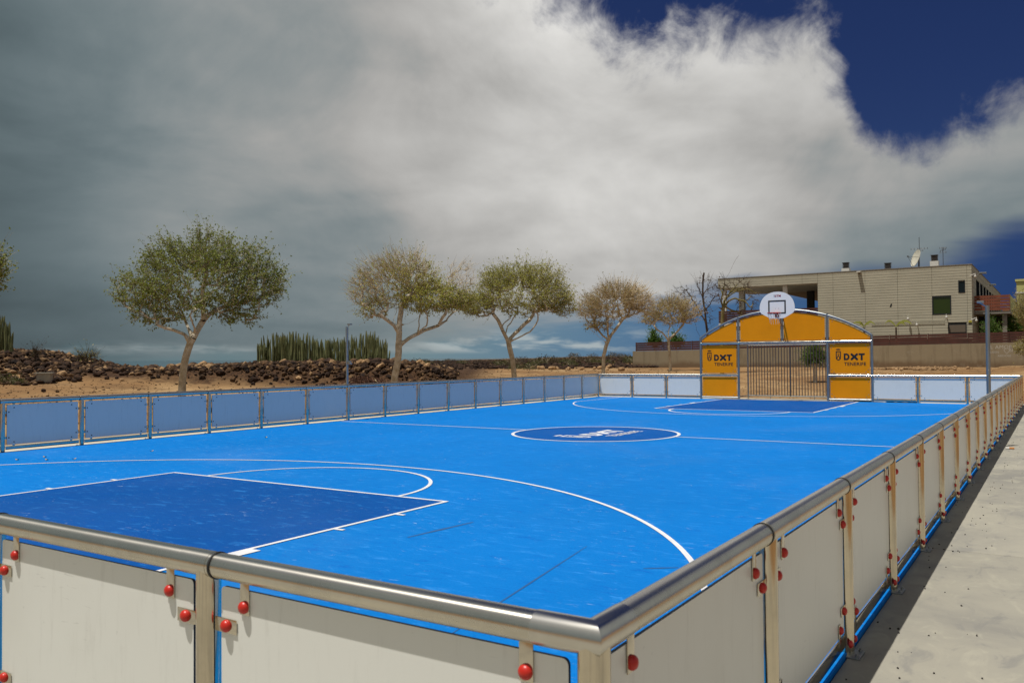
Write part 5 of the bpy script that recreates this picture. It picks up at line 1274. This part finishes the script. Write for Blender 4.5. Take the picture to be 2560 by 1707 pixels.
def antenna(u, v_top, v_bot, y, label, elements, tall):
    p = at_y(u, v_bot, y); zt = at_y(u, v_top, y)[2]; r = empty('roof_antenna', (p[0], y, 8.45), label, 'antenna', 'aerials on the flat roof')
    b = MB(); b.tube([(p[0], y, 8.45), (p[0], y, zt)], 0.022, 6, True); b.build('mast', METALD, r)
    for v, w, n, tilt in elements:
        z = at_y(u, v, y)[2]; b = MB(); b.tube([(p[0]-w/2, y, z-tilt), (p[0]+w/2, y, z+tilt)], 0.012, 5, True)
        for k in range(n):
            xx = p[0]-w/2+w*k/(n-1); zz = z-tilt+2*tilt*k/(n-1); b.tube([(xx, y-0.25, zz), (xx, y+0.25, zz)], 0.009, 4, True).tube([(xx, y, zz-0.08), (xx, y, zz+0.08)], 0.009, 4, True)
        b.build('elements', METALD, r)
antenna(2299, 593, 668, HY+1.9, 'tall thin aerial mast beside the satellite dish', [(622, 1.2, 6, 0.0), (628, 0.5, 4, 0.05)], True)
antenna(2358, 618, 662, HY+1.2, 'short comb shaped aerial on the right of the flat roof', [(620, 0.45, 4, 0.0), (625, 0.35, 4, 0.06), (631, 0.42, 3, 0.0)], False)
def palm(u, v, label, lean):
    p = at_y(u, v, HY-2.2); zg = float(ground_z(p[0], p[1])); r = empty('young_palm', (p[0], HY-2.2, zg), label, 'palm', 'young palms before the house'); rng = np.random.default_rng(int(u))
    b = MB(); b.tube([(p[0], HY-2.2, zg), (p[0], HY-2.2, p[2]-0.1)], [0.09, 0.06], 8, True); b.build('trunk', DEADB, r)
    for k in range(7):
        a = rng.uniform(0, 6.28) if k > 2 else (0.3, 2.7, 5.9)[k]; L = rng.uniform(0.7, 1.1); dx = math.cos(a); dy = math.sin(a)*0.5
        pts = [(p[0]+dx*L*s+lean*s*0.3, HY-2.2+dy*L*s, p[2]+0.55*L*math.sin(s*2.3)-0.30*s*s) for s in np.linspace(0, 1, 7)]
        b = MB(); b.add([(x, y, z+0.02) for x, y, z in pts]+[(x, y-0.02, z-0.14*math.sin(math.pi*min(1, 0.15+i/7))) for i, (x, y, z) in enumerate(pts)], [(i, i+1, 8+i, 7+i) for i in range(6)]); b.build('frond', PALMG, r)
palm(2160, 816, 'young palm showing yellow green fronds over the right shoulder of the goal', -0.3); palm(2240, 815, 'young palm with yellow fronds against the middle of the house', 0.4)
def far_building(name, x0, x1, y, z0, z1, m_, label, wins, roof=None):
    r = empty(name, ((x0+x1)/2, y, z0), label, 'building'); b = MB(); b.box((x0, y, z0), (x1, y+12, z1)); b.build('wall', m_, r)
    b = MB(); b.box((x0-0.12, y-0.12, z1+0.004), (x1+0.12, y+12.1, z1+0.25)); b.build('parapet', m_ if roof is None else roof, r)
    for wx0, wz0, wx1, wz1 in wins:
        b = MB(); b.box((wx0, y-0.03, wz0), (wx1, y-0.003, wz1)); f = b.build('window', WHITEW, r); b = MB(); b.box((wx0+0.08, y-0.036, wz0+0.08), (wx1-0.08, y-0.0305, wz1-0.08)); b.build('pane', GLASSD, f)
    return r
yb_ = far_building('apartment_block', -2.87, 14.0, 110.0, 0.5, 9.9, YELLOW, 'pale yellow apartment block at the right edge of the picture', [(0.2, 6.2, 1.4, 7.7), (3.2, 6.2, 4.4, 7.7), (0.2, 2.6, 1.4, 4.1)])
b = MB(); b.box((-2.95, 109.93, 8.55), (14, 109.996, 8.70)); b.build('cornice', WHITEW, yb_)
far_building('tiled_house', -5.6, -2.0, 140.0, 0.5, 7.9, WHITEW, 'small distant house with a terracotta roof beside the yellow block', [(-4.4, 6.0, -3.6, 7.0)], TERRA)
# greenery on the right
tree('leafy tree hanging over the wall at the right edge of the picture', 41, 50.0, [(2600, 935), (2598, 900), (2595, 870), (2590, 840)], [([(2590, 845), (2575, 815), (2565, 795)], 0.3), ([(2592, 850), (2570, 858), (2558, 862)], -0.3), ([(2590, 840), (2600, 800), (2605, 770)], 0.2)],
     [(2575, 770, 36, 36, 1.4, 0.55), (2565, 868, 28, 22, 0.8, 0.55), (2600, 810, 40, 40, 1.2, 0.6), (2558, 790, 18, 22, 0.4, 0.5)], 0.12, 700, 0.085, LEAF3, TWIG, 3, name='leafy_tree')
tree('dense green bush below the balcony of the house', 42, 66.0, [(2538, 905), (2538, 870), (2538, 840)], [([(2538, 850), (2528, 830)], 0.3), ([(2538, 850), (2550, 828)], -0.3)],
     [(2535, 818, 24, 20, 2, 0.95), (2553, 812, 18, 20, 1.2, 0.95)], 0.08, 620, 0.12, LEAFB, TWIG, 4, name='garden_bush')
tree('dark green climber beside the balcony column', 43, 62.5, [(2484, 905), (2482, 870), (2480, 845)], [([(2480, 850), (2475, 830)], 0.2)], [(2478, 826, 10, 14, 1, 0.95), (2488, 832, 8, 8, 0.4, 0.9)], 0.05, 260, 0.11, LEAFB, TWIG, 3, name='garden_bush')
for u, v, d, lb in ((1637, 850, 73, 'pointed leafy shoot rising above the slat fence left of the bare trees'), (1690, 853, 73, 'small leafy tuft above the slat fence just right of the dry tree')):
    tree(lb, 44+int(u), d, [(u, 905), (u, 880), (u, 862)], [([(u, 868), (u-2, 855)], 0.1)], [(u, v+4, 11, 7, 1.5, 0.95), (u-2, v-6, 4, 10, 0.6 if u < 1650 else 0.05, 0.95)], 0.04, 200, 0.13, LEAFB, TWIG, 3, name='garden_bush')

# ------------------------------------------------------------------ small things on the ground
def small_things():
    for u, v, s, lb in ((2155, 1006, 0.32, 'crumpled black plastic sheet against the far fence beside the goal post'), (2255, 1006, 0.55, 'longer black plastic sheet lying under the far white panel')):
        p = at_y(u, v, 30.22); mb = MB(); n = 14; rr = random.Random(int(u)); V = []
        for i in range(n):
            for j in range(5):
                V.append((p[0]-s+2*s*i/(n-1)+rr.gauss(0, 0.01), 30.22+0.10*j+rr.gauss(0, 0.012), 0.015+rr.uniform(0.0, 0.085)*(0.3+math.sin(math.pi*i/(n-1)))*(1 if 0 < j < 4 else 0.15)))
        mb.add(V, [(i*5+j, (i+1)*5+j, (i+1)*5+j+1, i*5+j+1) for i in range(n-1) for j in range(4)]); o = mb.build('plastic_sheet', BLACKC); tag(o, lb, 'plastic sheet')
    # a cigarette end
    p = at_z(2515, 1122, 0.0); r = empty('cigarette_end', (p[0]+0.05, p[1], 0.0), 'orange and white cigarette end on the concrete beside the right fence', 'cigarette end')
    q = np.array([p[0]+0.05, p[1], 0.018]); b = MB(); b.tube([q, q+[0.075, 0.012, 0]], 0.016, 10, True); b.build('filter', ORANGEL, r); b = MB(); b.tube([q-[0.055, 0.009, 0.0], q], [0.014, 0.016], 10, True); b.build('paper', WHITEL, r)
    # dry leaves on the court
    lm = mat('pale_dry_leaf', (0.36, 0.26, 0.08), 0.7, var=0.3)
    for k, (u, v) in enumerate(((43, 1150), (112, 1143), (117, 1150), (185, 1148), (379, 1128), (665, 1094))):
        p = at_z(u, v, ZC); a = RND.uniform(0, 6.28); mb = MB(); pts = [(math.cos(t)*0.042, math.sin(t)*0.02, 0.004+0.018*math.cos(t)**2) for t in np.linspace(0, 2*math.pi, 11)[:-1]]
        V = [(p[0]+x*math.cos(a)-y*math.sin(a), p[1]+x*math.sin(a)+y*math.cos(a), ZC+0.003+z) for x, y, z in pts]; mb.add(V+[(p[0], p[1], ZC+0.006)], [(i, (i+1) % 10, 10) for i in range(10)])
        o = mb.build('fallen_leaf', lm); tag(o, 'dry curled leaf lying on the blue court near the left fence', 'leaf', 'dry leaves on the court')
    # grit on the pavement
    rng = np.random.default_rng(8); n = 420; X = np.where(rng.uniform(size=n) < 0.35, rng.uniform(0.02, 0.5, n), rng.uniform(0.0, 3, n)); Y = rng.uniform(-1, 24, n)
    bm = bmesh.new(); bmesh.ops.create_icosphere(bm, subdivisions=1, radius=0.5); bv = np.array([v.co[:] for v in bm.verts]); bf = np.array([[v.index for v in f.verts] for f in bm.faces]); bm.free()
    V = bv[None]*(1+rng.normal(size=(n, len(bv), 1))*0.2)*rng.uniform(0.005, 0.016, n)[:, None, None]+np.stack([X, Y, np.full(n, 0.003)], -1)[:, None, :]
    o = bpy.data.objects.new('grit', np_mesh('grit', V.reshape(-1, 3), (bf[None]+(np.arange(n)*len(bv))[:, None, None]).reshape(-1, 3), STONEP)); link(o); tag(o, 'dark grit scattered over the concrete pavement', 'grit', kind='stuff')
small_things()
